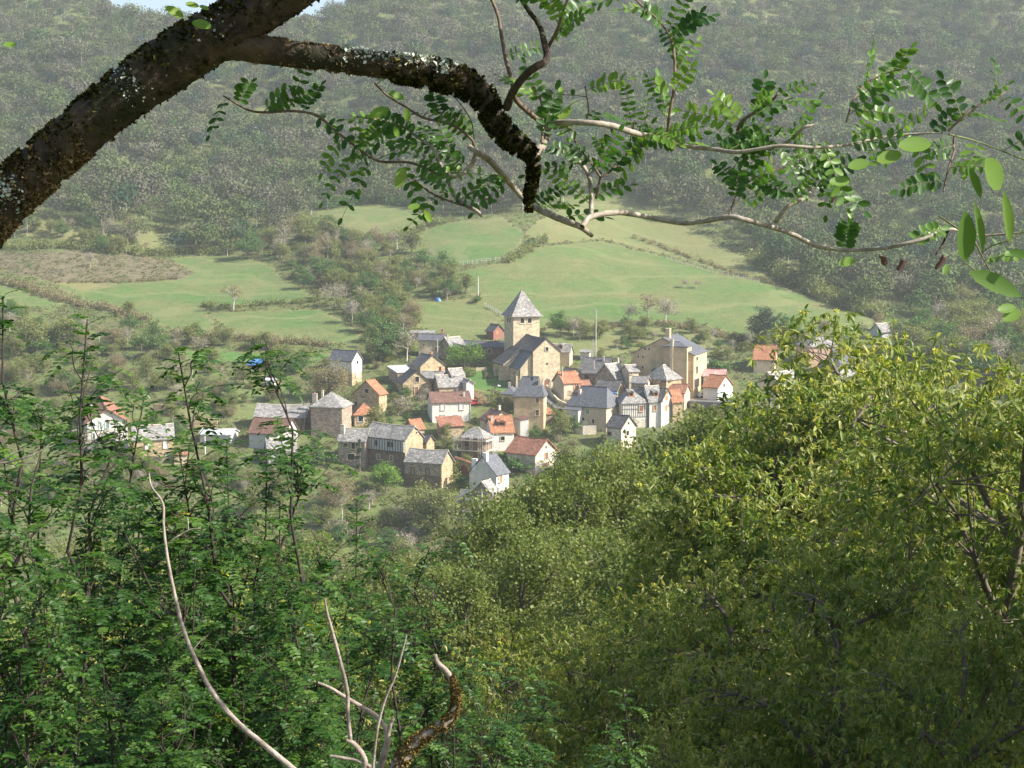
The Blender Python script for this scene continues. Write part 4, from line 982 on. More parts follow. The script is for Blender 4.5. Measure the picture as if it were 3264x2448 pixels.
# lance leaf: length 1 along x, folded and drooping
T_LANCE = (np.array([[0, 0, 0], [.35, -.16, .03], [.35, .16, .03], [.35, 0, -.03], [.75, -.12, -.06], [.75, .12, -.06], [1.0, 0, -.22]]),
           np.array([[0, 1, 3], [0, 3, 2], [1, 4, 3], [3, 5, 2], [3, 4, 6], [3, 6, 5]]))
_ov = [[0, 0, 0], [.10, -.15, .03], [.36, -.26, .05], [.68, -.25, .05], [.92, -.13, .02], [1, 0, 0], [.92, .13, .02], [.68, .25, .05], [.36, .26, .05], [.10, .15, .03], [.5, 0, -.035]]
T_OVAL = (np.array(_ov), np.array([[i, (i + 1) % 10, 10] for i in range(10)]))
def scatter(tmpl, Pn, X, N, Sc, wid=1.0):
    tv, tf = tmpl
    X = unit(X); Yv = unit(np.cross(N, X)); Z = np.cross(X, Yv)
    n, k = len(Pn), len(tv)
    Sc = np.asarray(Sc).reshape(-1, 1, 1) * np.ones((n, 1, 1))
    V = Pn[:, None, :] + Sc * (tv[None, :, 0:1] * X[:, None] + wid * tv[None, :, 1:2] * Yv[:, None] + tv[None, :, 2:3] * Z[:, None])
    F = tf[None] + (np.arange(n) * k)[:, None, None]
    return V.reshape(-1, 3), F.reshape(-1, 3)
def tubes(paths, n=6):
    """paths: list of (points(k,3), radii(k)) -> V, F"""
    VV, FF, b = [], [], 0
    ang = np.arange(n) * 2 * math.pi / n
    for pts, rad in paths:
        pts = np.asarray(pts, float); rad = np.asarray(rad, float) * np.ones(len(pts))
        d = unit(np.gradient(pts, axis=0)); ref = np.where(np.abs(d[:, 2:3]) < .9, np.array([[0, 0, 1.]]), np.array([[1., 0, 0]]))
        a = unit(np.cross(d, ref)); c = np.cross(d, a)
        r = pts[:, None] + rad[:, None, None] * (a[:, None] * np.cos(ang)[None, :, None] + c[:, None] * np.sin(ang)[None, :, None])
        VV.append(r.reshape(-1, 3)); k = len(pts)
        i = np.arange(k * n).reshape(k, n)
        FF.append(np.stack([i[:-1], np.roll(i[:-1], -1, 1), np.roll(i[1:], -1, 1), i[1:]], -1).reshape(-1, 4) + b)
        b += k * n
    return np.concatenate(VV), np.concatenate(FF)
def bend(rs, a, b_, k=5, amp=.08):
    a = np.asarray(a, float); b_ = np.asarray(b_, float); t = np.linspace(0, 1, k)[:, None]; L = np.linalg.norm(b_ - a)
    p = a * (1 - t) + b_ * t; p += np.sin(t * math.pi) * rs.normal(0, amp * L, 3); p[1:-1] += rs.normal(0, amp * L * .25, (k - 2, 3))
    return p
def crown_tree(seed, H_, R_, base, nlobe, ncl, nleaf, leaf, tmpl, droop=.2, trunk_r=None, lobe_r=.42, twigs=True, shape='round', cl_r=.5, wid=1.0, tuft=1, lobe_f=.33):
    """returns (trunk V,F), (crown V,F,tint, leaf position list)"""
    rs = np.random.RandomState(seed); tr = trunk_r or H_ * .02
    zc = (H_ + base) / 2; hz = (H_ - base) / 2
    paths = []
    top = np.array([rs.normal(0, .04) * H_, rs.normal(0, .04) * H_, H_ * .8])
    tp_ = bend(rs, [0, 0, -.6], top, 7, .02); paths.append((tp_, tr * np.linspace(1.15, .35, 7)))
    lobes = []
    for i in range(nlobe):
        for _ in range(30):
            d = unit(rs.normal(0, 1, 3)); r = rs.uniform(.35, .9) if i else .1
            c = np.array([d[0] * R_ * r, d[1] * R_ * r, zc + d[2] * hz * r * .85])
            if shape == 'cone':
                f = 1 - (c[2] - base) / (H_ - base); c[0:2] *= .25 + .95 * f
            if all(np.linalg.norm((c - q[0]) / np.array([R_, R_, hz])) > .33 for q in lobes): break
        lr = lobe_r * R_ * rs.uniform(.7, 1.25)
        if shape == 'cone': lr *= .45 + .8 * (1 - (c[2] - base) / (H_ - base))
        lobes.append((c, lr, rs.uniform(-.12, .12)))
    Pn, Nn, ti = [], [], []
    for c, lr, tshift in lobes:
        zt = np.clip(c[2] - .35 * np.hypot(c[0], c[1]) - .1 * H_, base * .6, H_ * .78)
        k = int(np.argmin(abs(tp_[:, 2] - zt))); lp = bend(rs, tp_[k], c, 6, .08); paths.append((lp, np.linspace(tr * .5, tr * .13, 6)))
        for j in range(ncl):
            d = unit(rs.normal(0, 1, 3)); rr = lr * rs.uniform(.45, 1.0) ** .6; q = c + d * rr * np.array([1, 1, .8])
            if twigs and j % 2 == 0: paths.append((bend(rs, lp[rs.randint(3, 6)], q, 4, .08), np.linspace(tr * .12, tr * .04, 4)))
            m_ = max(3, int(nleaf * rs.uniform(.6, 1.4)))
            pp = q + rs.normal(0, 1, (m_, 3)) * lr * cl_r * np.array([.5, .5, .35])
            if tuft > 1: pp = np.repeat(pp[:max(1, m_ // tuft)], tuft, 0); m_ = len(pp)
            Pn.append(pp); Nn.append(np.tile(d, (m_, 1))); ti.append(np.clip(.5 + tshift + rs.normal(0, .08) + rs.normal(0, .12, m_), 0, 1))
    Pn = np.concatenate(Pn); Nn = np.concatenate(Nn); ti = np.concatenate(ti); n = len(Pn)
    out = unit(Pn - np.array([0, 0, zc]))
    X = unit(out * .5 + rs.normal(0, .8, (n, 3)) + np.array([0, 0, -droop])); N = unit(out * .6 + np.array([0, 0, .6]) + rs.normal(0, .6, (n, 3)))
    V_, F_ = scatter(tmpl, Pn, X, N, leaf * rs.uniform(.6, 1.3, n), wid)
    return tubes(paths, 5), (V_, F_, np.repeat(ti, len(tmpl[0])), Pn)
# leaf materials
LM = {}
LM['olive'] = m_leaf('olive_autumn_foliage', [(0.1, (0.085, 0.10, 0.028)), (0.5, (0.165, 0.19, 0.05)), (0.8, (0.24, 0.25, 0.08)), (1, (0.31, 0.26, 0.10))])
LM['green'] = m_leaf('green_foliage', [(0.1, (0.035, 0.085, 0.02)), (0.5, (0.08, 0.16, 0.035)), (1, (0.15, 0.25, 0.06))])
LM['lime'] = m_leaf('fresh_green_foliage', [(0.1, (0.09, 0.17, 0.02)), (0.5, (0.14, 0.25, 0.03)), (1, (0.22, 0.33, 0.06))])
LM['brown'] = m_leaf('thin_brown_foliage', [(0.1, (0.15, 0.12, 0.07)), (0.5, (0.25, 0.21, 0.115)), (1, (0.31, 0.27, 0.15))])
LM['greytwig'] = m_leaf('bare_grey_twigs', [(0.1, (0.22, 0.19, 0.155)), (0.6, (0.31, 0.27, 0.22)), (1, (0.34, 0.31, 0.22))], .3)
LM['dark'] = m_leaf('dark_conifer_foliage', [(0.1, (0.018, 0.04, 0.02)), (0.5, (0.03, 0.065, 0.03)), (1, (0.055, 0.10, 0.045))], .15)
LM['pink'] = m_leaf('dry_pinkish_foliage', [(0.1, (0.28, 0.19, 0.13)), (0.5, (0.40, 0.29, 0.20)), (1, (0.5, 0.38, 0.27))])
LM['yellow'] = m_leaf('yellow_green_foliage', [(0.1, (0.20, 0.19, 0.03)), (0.5, (0.32, 0.30, 0.05)), (1, (0.45, 0.40, 0.08))])
BK = m_bark('grey_brown_bark', (0.09, 0.07, 0.05), (0.26, 0.22, 0.17), 5, .02)
BKP = m_bark('pale_birch_bark', (0.35, 0.33, 0.29), (0.6, 0.57, 0.5), 5, .02)

# ------------------------------------------------------------------ the wood on the hillside: too many trees to count
rs = np.random.RandomState(5)
def wood_points():
    out = []
    for y in np.arange(440, 1140, 7.3):
        w = 0.36 * y + 40
        for x in np.arange(-w, w, 7.4): out.append((x + rs.uniform(-3.3, 3.3), y + rs.uniform(-3, 3)))
    return np.array(out)
WPOLY = [DP([(0,0),(0,520),(100,505),(300,545),(420,555),(470,560),(530,545),(620,500),(690,462),(800,440),(905,452),(1000,465),(1130,462),(1240,432),(1370,425),(1450,470),(1560,500),(1660,560),(1700,610),(1860,672),(1900,700),(2000,700),(2212,720),(2400,700),(2400,-600),(-200,-600),(-200,0)])]
wp = wood_points()
wz = ground(wp[:, 0], wp[:, 1]); wu, wv = project(wp[:, 0], wp[:, 1], wz)
keep = inpoly(wu, wv, WPOLY[0]) & (cover(wp[:, 0], wp[:, 1]) < .45) | (wp[:, 1] > 900)
right = (wu > 2500) & (wv > 700); keep &= ~(right & (wp[:, 1] < 470))
tb_ = fnoise(wp[:, 0], wp[:, 1], 70, 31) + .5 * fnoise(wp[:, 0], wp[:, 1], 22, 32)
sparse = cover(wp[:, 0], wp[:, 1]) > 0.2
keep &= ~(sparse & (rs.rand(len(wp)) < .75))
wp = wp[keep]; wz = wz[keep]; tb_ = tb_[keep]; wu = wu[keep]
nW = len(wp); KT = 600
hgt = np.clip(rs.normal(10.2, 3.6, nW), 3.5, 22) * np.where(wp[:, 1] > 950, .85, 1.0); rad = hgt * rs.uniform(.36, .52, nW)
tcol = np.clip(.32 + .26 * tb_ + rs.normal(0, .20, nW) + .10 * (wu > 2000), 0.0, 1.0)
pine = rs.rand(nW) < .04; tcol[pine] = rs.uniform(.88, 1, pine.sum())
sub = rs.normal(0, 1, (nW, 6, 3)); sub = unit(sub) * .55; sub[:, :, 2] = np.abs(sub[:, :, 2]) * .9 - .1
li = rs.randint(0, 6, (nW, KT)); dirs = unit(rs.normal(0, 1, (nW, KT, 3)))
pos = sub[np.arange(nW)[:, None], li] + dirs * (rs.uniform(.35, .62, (nW, KT, 1)))
scl = np.stack([rad * 1.1, rad * 1.1, hgt * .46], -1)[:, None, :]
PW = np.stack([wp[:, 0], wp[:, 1], wz + hgt * .56], -1)[:, None, :] + pos * scl
NW = unit(dirs * 1.3 + rs.normal(0, .5, (nW, KT, 3)) + np.array([0, 0, .3])); XW = rs.normal(0, 1, (nW, KT, 3))
lt = np.clip(tcol[:, None] + rs.normal(0, .04, (nW, KT)), 0, 1)
V1, F1 = scatter(T_TRI, PW.reshape(-1, 3), XW.reshape(-1, 3), NW.reshape(-1, 3), (rad[:, None] * rs.uniform(.07, .19, (nW, KT))).reshape(-1))
mW = m_leaf('mixed_autumn_wood', [(0.0, (0.125, 0.12, 0.085)), (0.22, (0.105, 0.115, 0.06)), (0.42, (0.10, 0.125, 0.045)), (0.6, (0.085, 0.135, 0.038)), (0.78, (0.04, 0.09, 0.035)), (0.95, (0.022, 0.05, 0.035))], .08, .8, .1)
# pale stems seen through the crowns
tk = rs.rand(nW) < .8; q = wp[tk]; qz = wz[tk]; qh = hgt[tk] * .8; n3 = len(q)
base3 = np.stack([q[:, 0], q[:, 1], qz - .5], -1); an = np.arange(3) * 2.094
ring = np.stack([np.cos(an), np.sin(an), an * 0], -1)[None] * rs.uniform(.12, .24, (n3, 1, 1))
lean = rs.normal(0, .05, (n3, 3)) * qh[:, None]; lean[:, 2] = 0
bt = base3[:, None] + ring; tp3 = base3[:, None] + ring * .5 + lean[:, None] + np.array([0, 0, 1.]) * qh[:, None, None]
V2 = np.concatenate([bt, tp3], 1).reshape(-1, 3); i0 = (np.arange(n3) * 6)[:, None]
F2 = []
for k in range(3):
    a_, b_ = k, (k + 1) % 3
    F2 += [np.concatenate([i0 + a_, i0 + b_, i0 + 3 + b_], 1), np.concatenate([i0 + a_, i0 + 3 + b_, i0 + 3 + a_], 1)]
F2 = np.concatenate(F2) + len(V1)
wood = npmesh('wood', np.concatenate([V1, V2]), np.concatenate([F1, F2]), [mW, m_plain('pale_stems', (0.27, 0.25, 0.21))], tint=np.concatenate([np.repeat(lt.reshape(-1), 3), np.zeros(len(V2))]), mi=np.concatenate([np.zeros(len(F1)), np.ones(len(F2))]))
tagp(wood, 'dense autumn wood covering the whole hillside above the meadows', 'wood', kind='stuff')
print('wood trees', nW)

# ------------------------------------------------------------------ individual trees: prototypes, then copies
PROTO = {}
def proto(kind):
    if kind in PROTO: return PROTO[kind]
    spec = {  # H, R, base, lobes, clusters, leaves, leafsize, tmpl, material, bark, name, shape
        'oak': (9, 4.0, 1.6, 13, 16, 14, .36, T_QUAD, 'olive', BK, 'oak_tree', 'round'),
        'oak2': (9, 4.4, 1.2, 15, 15, 13, .36, T_QUAD, 'olive', BK, 'oak_tree', 'round'),
        'round': (9, 4.2, 1.0, 20, 20, 16, .26, T_QUAD, 'brown', BK, 'round_tree', 'round'),
        'bare': (9, 3.4, 2.0, 12, 14, 9, .26, T_TRI, 'greytwig', BKP, 'bare_tree', 'round'),
        'green': (9, 3.8, 1.4, 15, 16, 15, .34, T_QUAD, 'green', BK, 'ash_tree', 'round'),
        'lime': (9, 4.4, 1.8, 17, 18, 16, .34, T_QUAD, 'lime', BK, 'linden_tree', 'round'),
        'birch': (10, 2.6, 2.6, 11, 13, 9, .24, T_QUAD, 'brown', BKP, 'birch_tree', 'round'),
        'pine': (10, 3.6, .8, 22, 16, 18, .34, T_LANCE, 'dark', BK, 'fir_tree', 'cone'),
        'cypress': (9, .75, .2, 14, 10, 14, .3, T_QUAD, 'dark', BK, 'cypress_tree', 'round'),
        'bush': (3, 1.9, .1, 9, 12, 12, .24, T_QUAD, 'olive', BK, 'bush', 'round'),
        'gbush': (3, 1.9, .1, 9, 12, 12, .24, T_QUAD, 'green', BK, 'bush', 'round'),
        'ybush': (3, 1.9, .1, 9, 12, 12, .24, T_QUAD, 'yellow', BK, 'bush', 'round'),
        'twigbush': (3, 2.1, .1, 9, 12, 9, .2, T_TRI, 'greytwig', BK, 'bush', 'round'),
        'pink': (4, 2.1, .3, 9, 12, 12, .24, T_QUAD, 'pink', BK, 'bush', 'round'),
    }[kind]
    H_, R_, b_, nl, nc, nlf, ls, tm, mt, bk, nm, shp = spec
    (tv, tf), (cvv, cf, ct, _) = crown_tree(hash_(kind), H_, R_, b_, nl, nc, nlf, ls, tm, shape=shp)
    t = bpy.data.meshes.new('trunk'); c = bpy.data.meshes.new('crown')
    o1 = npmesh('trunk', tv, tf, bk); o2 = npmesh('crown', cvv, cf, LM[mt], tint=ct)
    r = (nm, o1.data, o2.data, H_); bpy.data.objects.remove(o1); bpy.data.objects.remove(o2)
    PROTO[kind] = r; return r
def hash_(s): return sum((i + 3) * ord(c) for i, c in enumerate(s)) % 9973
def tree_at(kind, B, H_, label, rz=0, wide=1.0, group=None, name=None, cat=None):
    nm, tm, cm, h0 = proto(kind); s = H_ / h0
    r = empty(name or nm, B, rz, label, cat or (nm.replace('_', ' ') if nm != 'round_tree' else 'tree'), group); r.scale = (s * wide, s * wide, s)
    for n_, me in (('trunk', tm), ('crown', cm)):
        o = bpy.data.objects.new(n_, me); COL.objects.link(o); o.parent = r
    return r
rr = random.Random(12)
def tree_px(kind, crop, x, yb, yt, label, wide=1.0, **k):
    B = hit(*S(crop, x, yb)); d = ray(*S(crop, x, yt)); t = B.y / d[1]; H_ = max(1.2, ZC + d[2] * t - B.z)
    return tree_at(kind, (B.x, B.y, B.z - .2), H_ + .2, label, rr.uniform(0, 6.28), wide, **k)
tree_px('round', '2', 1180, 1010, 415, 'large round brown-leaved tree in front of the white barn', 1.1)
tree_px('lime', '3', 890, 890, 600, 'bright green spreading tree in the churchyard left of the church', 1.25)
tree_px('green', '3', 80, 800, 345, 'tall dark green tree at the wood edge above the white sheet roof')
tree_px('bare', '3', 300, 800, 430, 'thin brownish tree right of the tall dark green tree', 1.1)
tree_px('green', '3', 1850, 540, 280, 'single green tree right of the church spire')
tree_px('bare', '3', 1990, 560, 330, 'pale twiggy tree right of the single green one')
tree_px('oak', '3', 235, 310, 70, 'olive tree with pale trunk at the left of the blue tarpaulin meadow')
tree_px('bare', '3', 710, 180, 30, 'leafless pale tree standing beside the blue tarpaulin')
tree_px('bush', '3', 930, 955, 860, 'dark rounded bush under the bright green tree', 1.1)
tree_px('pink', '3', 1125, 965, 905, 'dry pinkish shrub on the churchyard grass')
tree_px('pink', '3', 1010, 1180, 1065, 'pale pink shrub beside the street lamp', 1.3)
tree_px('pink', '3', 1085, 1235, 1130, 'dry pink shrub behind the red car', 1.3)
tree_px('oak2', '3', 1275, 1420, 1110, 'round olive tree directly left of the tall yellow house', 1.0)
tree_px('twigbush', '3', 1900, 830, 700, 'bare garden tree against the cream house beside the church', .9)
tree_px('cypress', '4', 540, 940, 478, 'narrow dark cypress in front of the grey stone house', 1.0)
tree_px('lime', '4', 850, 1180, 820, 'lime-green tree before the half-timbered house', 1.15)
tree_px('gbush', '4', 460, 990, 905, 'small green bush at the foot of the cypress')
tree_px('oak', '4', 740, 560, 130, 'sparse yellow-green tree hiding the porch with tile roof', .7)
tree_px('twigbush', '4', 1040, 250, 50, 'grey tangled tree left of the white brown-roofed house', 1.3)
tree_px('oak', '4', 1560, 560, 350, 'thin olive tree before the tan roofed shed', .8)
tree_px('green', '5', 885, 800, 635, 'glossy dark green shrub tree below the yellow house', .8)
tree_px('gbush', '5', 720, 1080, 930, 'green bush between the scaffolding and the rusty orange roof', 1.8)
tree_px('gbush', '5', 560, 1010, 900, 'leafy bush at the foot of the scaffolding', 1.5)
tree_px('green', '5', 1250, 740, 560, 'small green tree before the hipped slate house', .9)
tree_px('oak', '5', 1130, 780, 480, 'pale olive tree left of the small green one', .9)
tree_px('bush', '5', 110, 1130, 980, 'ivy covered bush before the courtyard wall', 1.4)
tree_px('oak', '5', 1150, 1130, 820, 'loose tree right of the rusty orange roof', 1.0)
tree_px('oak2', '4', 1420, 1700, 1035, 'big olive tree at the foot of the broad barn-like house', 1.0)
tree_px('bare', '4', 640, 1380, 1130, 'silvery bare tree below the lime-green one', 1.3)
tree_px('gbush', '4', 60, 860, 640, 'bright green bush left of the grey stone house', 1.4)
tree_px('bush', '6', 830, 740, 712, 'tiny bush between two slab roofs', 1.0)
tree_px('gbush', '6', 1790, 520, 370, 'rounded green bushes behind the mansion', 1.9)
tree_px('gbush', '6', 1860, 540, 400, 'second rounded bush behind the mansion', 1.3)
tree_px('pine', '7', 745, 470, 40, 'tall dark fir tree at the foot of the large meadow', 1.25)
tree_px('green', '7', 940, 450, 150, 'green tree touching the right of the dark fir', 1.1)
tree_px('round', '7', 1350, 350, 195, 'faint rounded brown tree on the lower meadow', 1.2)
tree_px('round', '7', 1890, 330, 110, 'grey upright tree at the end of the meadow', .5)
tree_px('birch', 'E', 1510, 795, 600, 'lone pale-stemmed birch between the two left meadows', 1.4)
tree_px('oak2', 'E', 1450, 1020, 890, 'dark dumpy tree under the left meadows', 1.1)
tree_px('green', 'E', 1010, 1110, 860, 'ivy-clad dark tree left of the lower green strip', .8)
tree_px('oak', 'E', 830, 820, 720, 'small yellowish tree at the lower edge of the left meadow', 1.0)
tree_px('gbush', 'E', 1425, 1410, 1345, 'round clipped dark bush in the left gardens', 1.0)
tree_px('oak', 'E', 1830, 1180, 1010, 'broad yellow-olive tree beside the blue roofed hut', 1.4)
tree_px('bare', 'E', 588, 515, 400, 'single bare tree rising from the bracken', .7)
tree_px('oak', 'E', 430, 1050, 820, 'sparse tree on the slope at far left', 1.2)
tree_px('oak2', 'E', 200, 1060, 830, 'broad shrubby tree at the far left edge', 1.3)
tree_px('birch', 'E', 1845, 400, 160, 'pale leafless birch between the upper meadows')
tree_px('oak', 'E', 1980, 380, 150, 'dark-stemmed oak right of the leafless birch', .9)
tree_px('birch', 'E', 2120, 470, 250, 'group birch with white stem left of the upper meadow', .8)
tree_px('birch', 'E', 2180, 440, 230, 'slender white birch at the edge of the upper meadow', .6)
tree_px('green', 'E', 1610, 460, 280, 'dark green tree clump where the wood meets the left meadow', 1.3)
tree_px('bare', 'D', 1480, 622, 600, 'tiny bare fruit tree in the large meadow', 1.3)
tree_px('bare', 'D', 1505, 624, 602, 'second tiny bare fruit tree in the large meadow', 1.3)
tree_px('bare', 'D', 930, 562, 535, 'small bare tree at the corner of the middle meadow', 1.2)
tree_px('green', 'D', 1150, 530, 512, 'little dark bush on the crest of the middle meadow', 1.4)
tree_px('birch', 'D', 1400, 700, 625, 'light feathery tree on the bank below the large meadow', 1.2)
tree_px('bare', 'D', 1440, 705, 635, 'pale twiggy tree beside the feathery one', 1.2)
tree_px('bare', 'D', 1360, 700, 650, 'thin grey tree left of the feathery one', 1.0)
tree_px('gbush', 'D', 1030, 655, 632, 'lone bush on the fence line beside the meadow pole', .8)
tree_px('ybush', '2', 420, 770, 705, 'bright yellow-green bush beside the white hut')
tree_px('ybush', '1', 290, 560, 500, 'small yellow bush before the white house at far left')
tree_px('twigbush', '1', 340, 640, 400, 'grey bare tree in front of the white house at far left', 1.5)
tree_px('oak', '1', 780, 700, 620, 'little tree growing beside the ochre house wall', .9)
tree_px('gbush', '1', 1560, 560, 480, 'green bush under the greenhouse roof', 1.5)
tree_px('oak', '1', 760, 400, 280, 'olive bush behind the ochre house with white shutters', 1.5)
# belts of trees between fields and around the village, each tree its own
BELTS = [
 ('in the tree belt left of the church meadow', DP([(520,545),(560,505),(700,485),(770,525),(860,525),(940,565),(985,600),(1015,640),(980,655),(900,650),(850,655),(830,700),(780,728),(700,660),(640,610),(580,570)]), 150, (3.5, 9.5)),
 ('in the copse behind the white barn', DP([(790,690),(870,645),(905,700),(880,720),(885,790),(800,790),(785,740)]), 30, (4, 8)),
 ('on the bank behind the mansion', DP([(1200,705),(1420,700),(1600,735),(1750,735),(1780,770),(1560,780),(1280,770)]), 60, (2.5, 6)),
 ('on the rough slope below the left meadows', DP([(0,680),(420,730),(560,750),(700,760),(700,800),(540,850),(420,880),(0,860)]), 120, (2.5, 7)),
 ('in the gardens left of the village', DP([(0,870),(160,880),(280,860),(420,860),(560,850),(640,860),(540,900),(400,905),(400,1000),(520,1010),(720,1020),(720,1060),(0,1100)]), 120, (2.2, 5)),
 ('on the wooded hill foot at far right', DP([(1890,700),(1990,690),(2212,640),(2300,860),(2212,860),(1950,790)]), 120, (6, 12)),
 ('on the slope just below the village', DP([(560,1060),(850,1060),(990,1130),(1100,1120),(1200,1060),(1400,1000),(2000,960),(1900,1300),(1300,1330),(500,1260)]), 190, (4, 9)),
 ('among the houses on the right', DP([(1300,960),(1420,930),(1560,890),(1800,860),(1900,780),(2000,900),(1700,990),(1400,1010)]), 80, (3, 6.5)),
 ('in the lanes between the village houses', DP([(640,830),(700,790),(860,800),(1000,860),(1180,880),(1230,780),(1380,760),(1500,900),(1300,960),(1200,1000),(1000,1080),(720,1030),(640,960)]), 90, (1.6, 4.2)),
 ('on the slope left of the upper meadows', DP([(100,540),(430,560),(520,548),(560,500),(440,500),(200,480),(60,500)]), 40, (4, 8)),
]
kinds = ['oak', 'oak2', 'bare', 'oak', 'green', 'round', 'oak2', 'birch', 'bush', 'twigbush', 'green', 'bush']
nlab = {'oak': 'olive', 'oak2': 'broad olive', 'bare': 'bare grey', 'green': 'green', 'round': 'brown', 'birch': 'thin birch-like', 'bush': 'bushy', 'twigbush': 'twiggy', 'gbush': 'green bushy'}
def ordinal(n): return str(n) + ('th' if 10 <= n % 100 <= 20 else {1: 'st', 2: 'nd', 3: 'rd'}.get(n % 10, 'th'))
kinds_u = sorted(set(kinds))
HB = [(h_.root.location.x, h_.root.location.y) for h_ in hs.values()]
HOUSES = []
for o_ in list(COL.objects):
    if o_.parent is None and o_.get('category') in ('house', 'church', 'mansion', 'barn', 'shed', 'outbuilding', 'hall', 'hut', 'greenhouse'):
        w_ = [c for c in o_.children if c.name.startswith(('wall', 'nave', 'side'))]
        bb_ = [o_.matrix_basis @ Vector(v_.co) for c in w_ for v_ in c.data.vertices]
        HOUSES.append((min(p.x for p in bb_), max(p.x for p in bb_), min(p.y for p in bb_), max(p.y for p in bb_)))
def free(x, y, m_=1.5): return all(not (a - m_ < x < b_ + m_ and c - m_ < y < d_ + m_) for a, b_, c, d_ in HOUSES)
for lab, poly, n, (ha, hb) in BELTS:
    us = [p[0] for p in poly]; vs = [p[1] for p in poly]; k = 0; tries = 0; got = []; made = []
    while k < n and tries < n * 30:
        tries += 1
        u, v = rr.uniform(min(us), max(us)), rr.uniform(min(vs), max(vs))
        if not bool(inpoly(np.array([u]), np.array([v]), poly)[0]): continue
        B = hit(u, v)
        if not free(B.x, B.y, .9 if 'lanes' in lab else 2.5) or any((B.x - q[0]) ** 2 + (B.y - q[1]) ** 2 < (hb * .3) ** 2 for q in got): continue
        if float(cover(np.array([B.x]), np.array([B.y]))[0]) > .7: continue
        got.append((B.x, B.y)); kd = rr.choice(kinds); H_ = rr.uniform(ha, hb) * (.55 if 'bush' in kd else 1); H_ = max(H_, 1.2)
        made.append((kd, u, H_, tree_at(kd, (B.x, B.y, B.z - .2), H_, None, rr.uniform(0, 6.28), rr.uniform(.85, 1.25), group='trees ' + lab))); k += 1
    for kd in kinds_u:
        mine = sorted([q for q in made if q[0] == kd], key=lambda q: q[1])
        for i, q in enumerate(mine): q[3]['label'] = (ordinal(i + 1) + ' ' if len(mine) > 1 else 'only ') + nlab[kd] + ' tree from the left, ' + lab
# hedges: rows of merged bushes along the field edges
def hedge(label, crop, pxs, width, hgt_, seed, mat='olive', dens=1.0):
    rs = np.random.RandomState(seed); pts = [hit(*S(crop, x, y)) for x, y in pxs]; Pn, ti = [], []
    O = pts[0]
    for a, b_ in zip(pts[:-1], pts[1:]):
        L_ = (b_ - a).length; n = max(2, int(L_ / 1.1 * dens))
        for k in range(n):
            t = (k + rs.rand()) / n; q = a.lerp(b_, t); x, y = q.x + rs.normal(0, width * .3), q.y + rs.normal(0, width * .3); z = gz(x, y)
            hh = hgt_ * rs.uniform(.45, 1.25); r = hh * rs.uniform(.5, .8); m_ = int(90 * dens) 
            d = unit(rs.normal(0, 1, (m_, 3))) * rs.uniform(.55, 1, (m_, 1)); d[:, 2] = np.abs(d[:, 2])
            Pn.append(np.array([x, y, z]) + d * np.array([r, r, hh])); ti.append(np.clip(rs.normal(.5, .16) + rs.normal(0, .08, m_), 0, 1))
    Pn = np.concatenate(Pn) - np.array(O); ti = np.concatenate(ti); n = len(Pn)
    V_, F_ = scatter(T_QUAD, Pn, rs.normal(0, 1, (n, 3)), unit(rs.normal(0, .7, (n, 3)) + [0, -.1, .5]), hgt_ * .13 * rs.uniform(.6, 1.4, n) + .08)
    o = npmesh('hedge', V_, F_, LM[mat], tint=np.repeat(ti, 4)); o.location = O; tagp(o, label, 'hedge'); return o
hedge('dark scrubby hedge along the lower left edge of the left meadow', 'E', [(30, 610), (220, 670), (420, 735), (620, 775), (800, 820), (930, 860)], 4, 2.6, 1, 'brown', 1.2)
hedge('hedge with a gap running between the two left meadows', 'E', [(1310, 765), (1480, 785), (1600, 765), (1800, 752), (1960, 745), (2090, 735)], 2.5, 2.2, 2, 'olive', 1.1)
hedge('overgrown hedge below the two left meadows', 'E', [(1160, 935), (1330, 960), (1600, 985), (1800, 1000), (2130, 1025)], 3, 2.4, 3, 'brown', 1.2)
hedge('hedge climbing from the large meadow to the upper meadow', 'D', [(1090, 570), (1120, 555), (1150, 535), (1175, 518)], 2.5, 3.0, 4, 'olive')
hedge('low hedge across the top right of the large meadow', 'D', [(1370, 515), (1420, 530), (1500, 560), (1580, 590), (1680, 618)], 2, 1.6, 5, 'brown')
hedge('hedge along the top edge of the bracken slope', 'E', [(0, 385), (200, 395), (400, 385), (560, 400), (760, 425), (1050, 440), (1200, 420), (1480, 425)], 5, 4.0, 6, 'olive', .9)
hedge('wood-edge shrubs down the right side of the large meadow', 'D', [(1640, 565), (1700, 610), (1760, 640), (1830, 665), (1900, 690)], 5, 5.0, 7, 'olive', 1.3)
hedge('scrub hedge along the bottom of the large meadow', 'D', [(1180, 712), (1300, 712), (1420, 700), (1520, 722), (1640, 740), (1760, 738)], 3, 2.2, 8, 'brown')
hedge('dark hedge between upper and middle meadow', 'D', [(690, 510), (770, 525), (870, 515), (900, 500), (960, 480)], 4, 3.4, 9, 'olive')
hedge('clipped green hedge above the stone wall by the churchyard', '3', [(640, 705), (760, 705)], .8, 2.6, 10, 'green', 1.6)
hedge('tangle of shrubs under the mansion car park', 'D', [(1500, 885), (1600, 900), (1700, 905)], 3, 2.5, 11, 'olive')
hedge('hedge along the upper edge of the highest meadow', 'D', [(700, 452), (800, 436), (910, 447)], 3, 5, 12, 'green')
hedge('shrub row around the edge of the bracken slope', 'E', [(340, 608), (560, 612), (800, 610), (1000, 603), (1150, 588)], 2, 1.6, 13, 'brown')
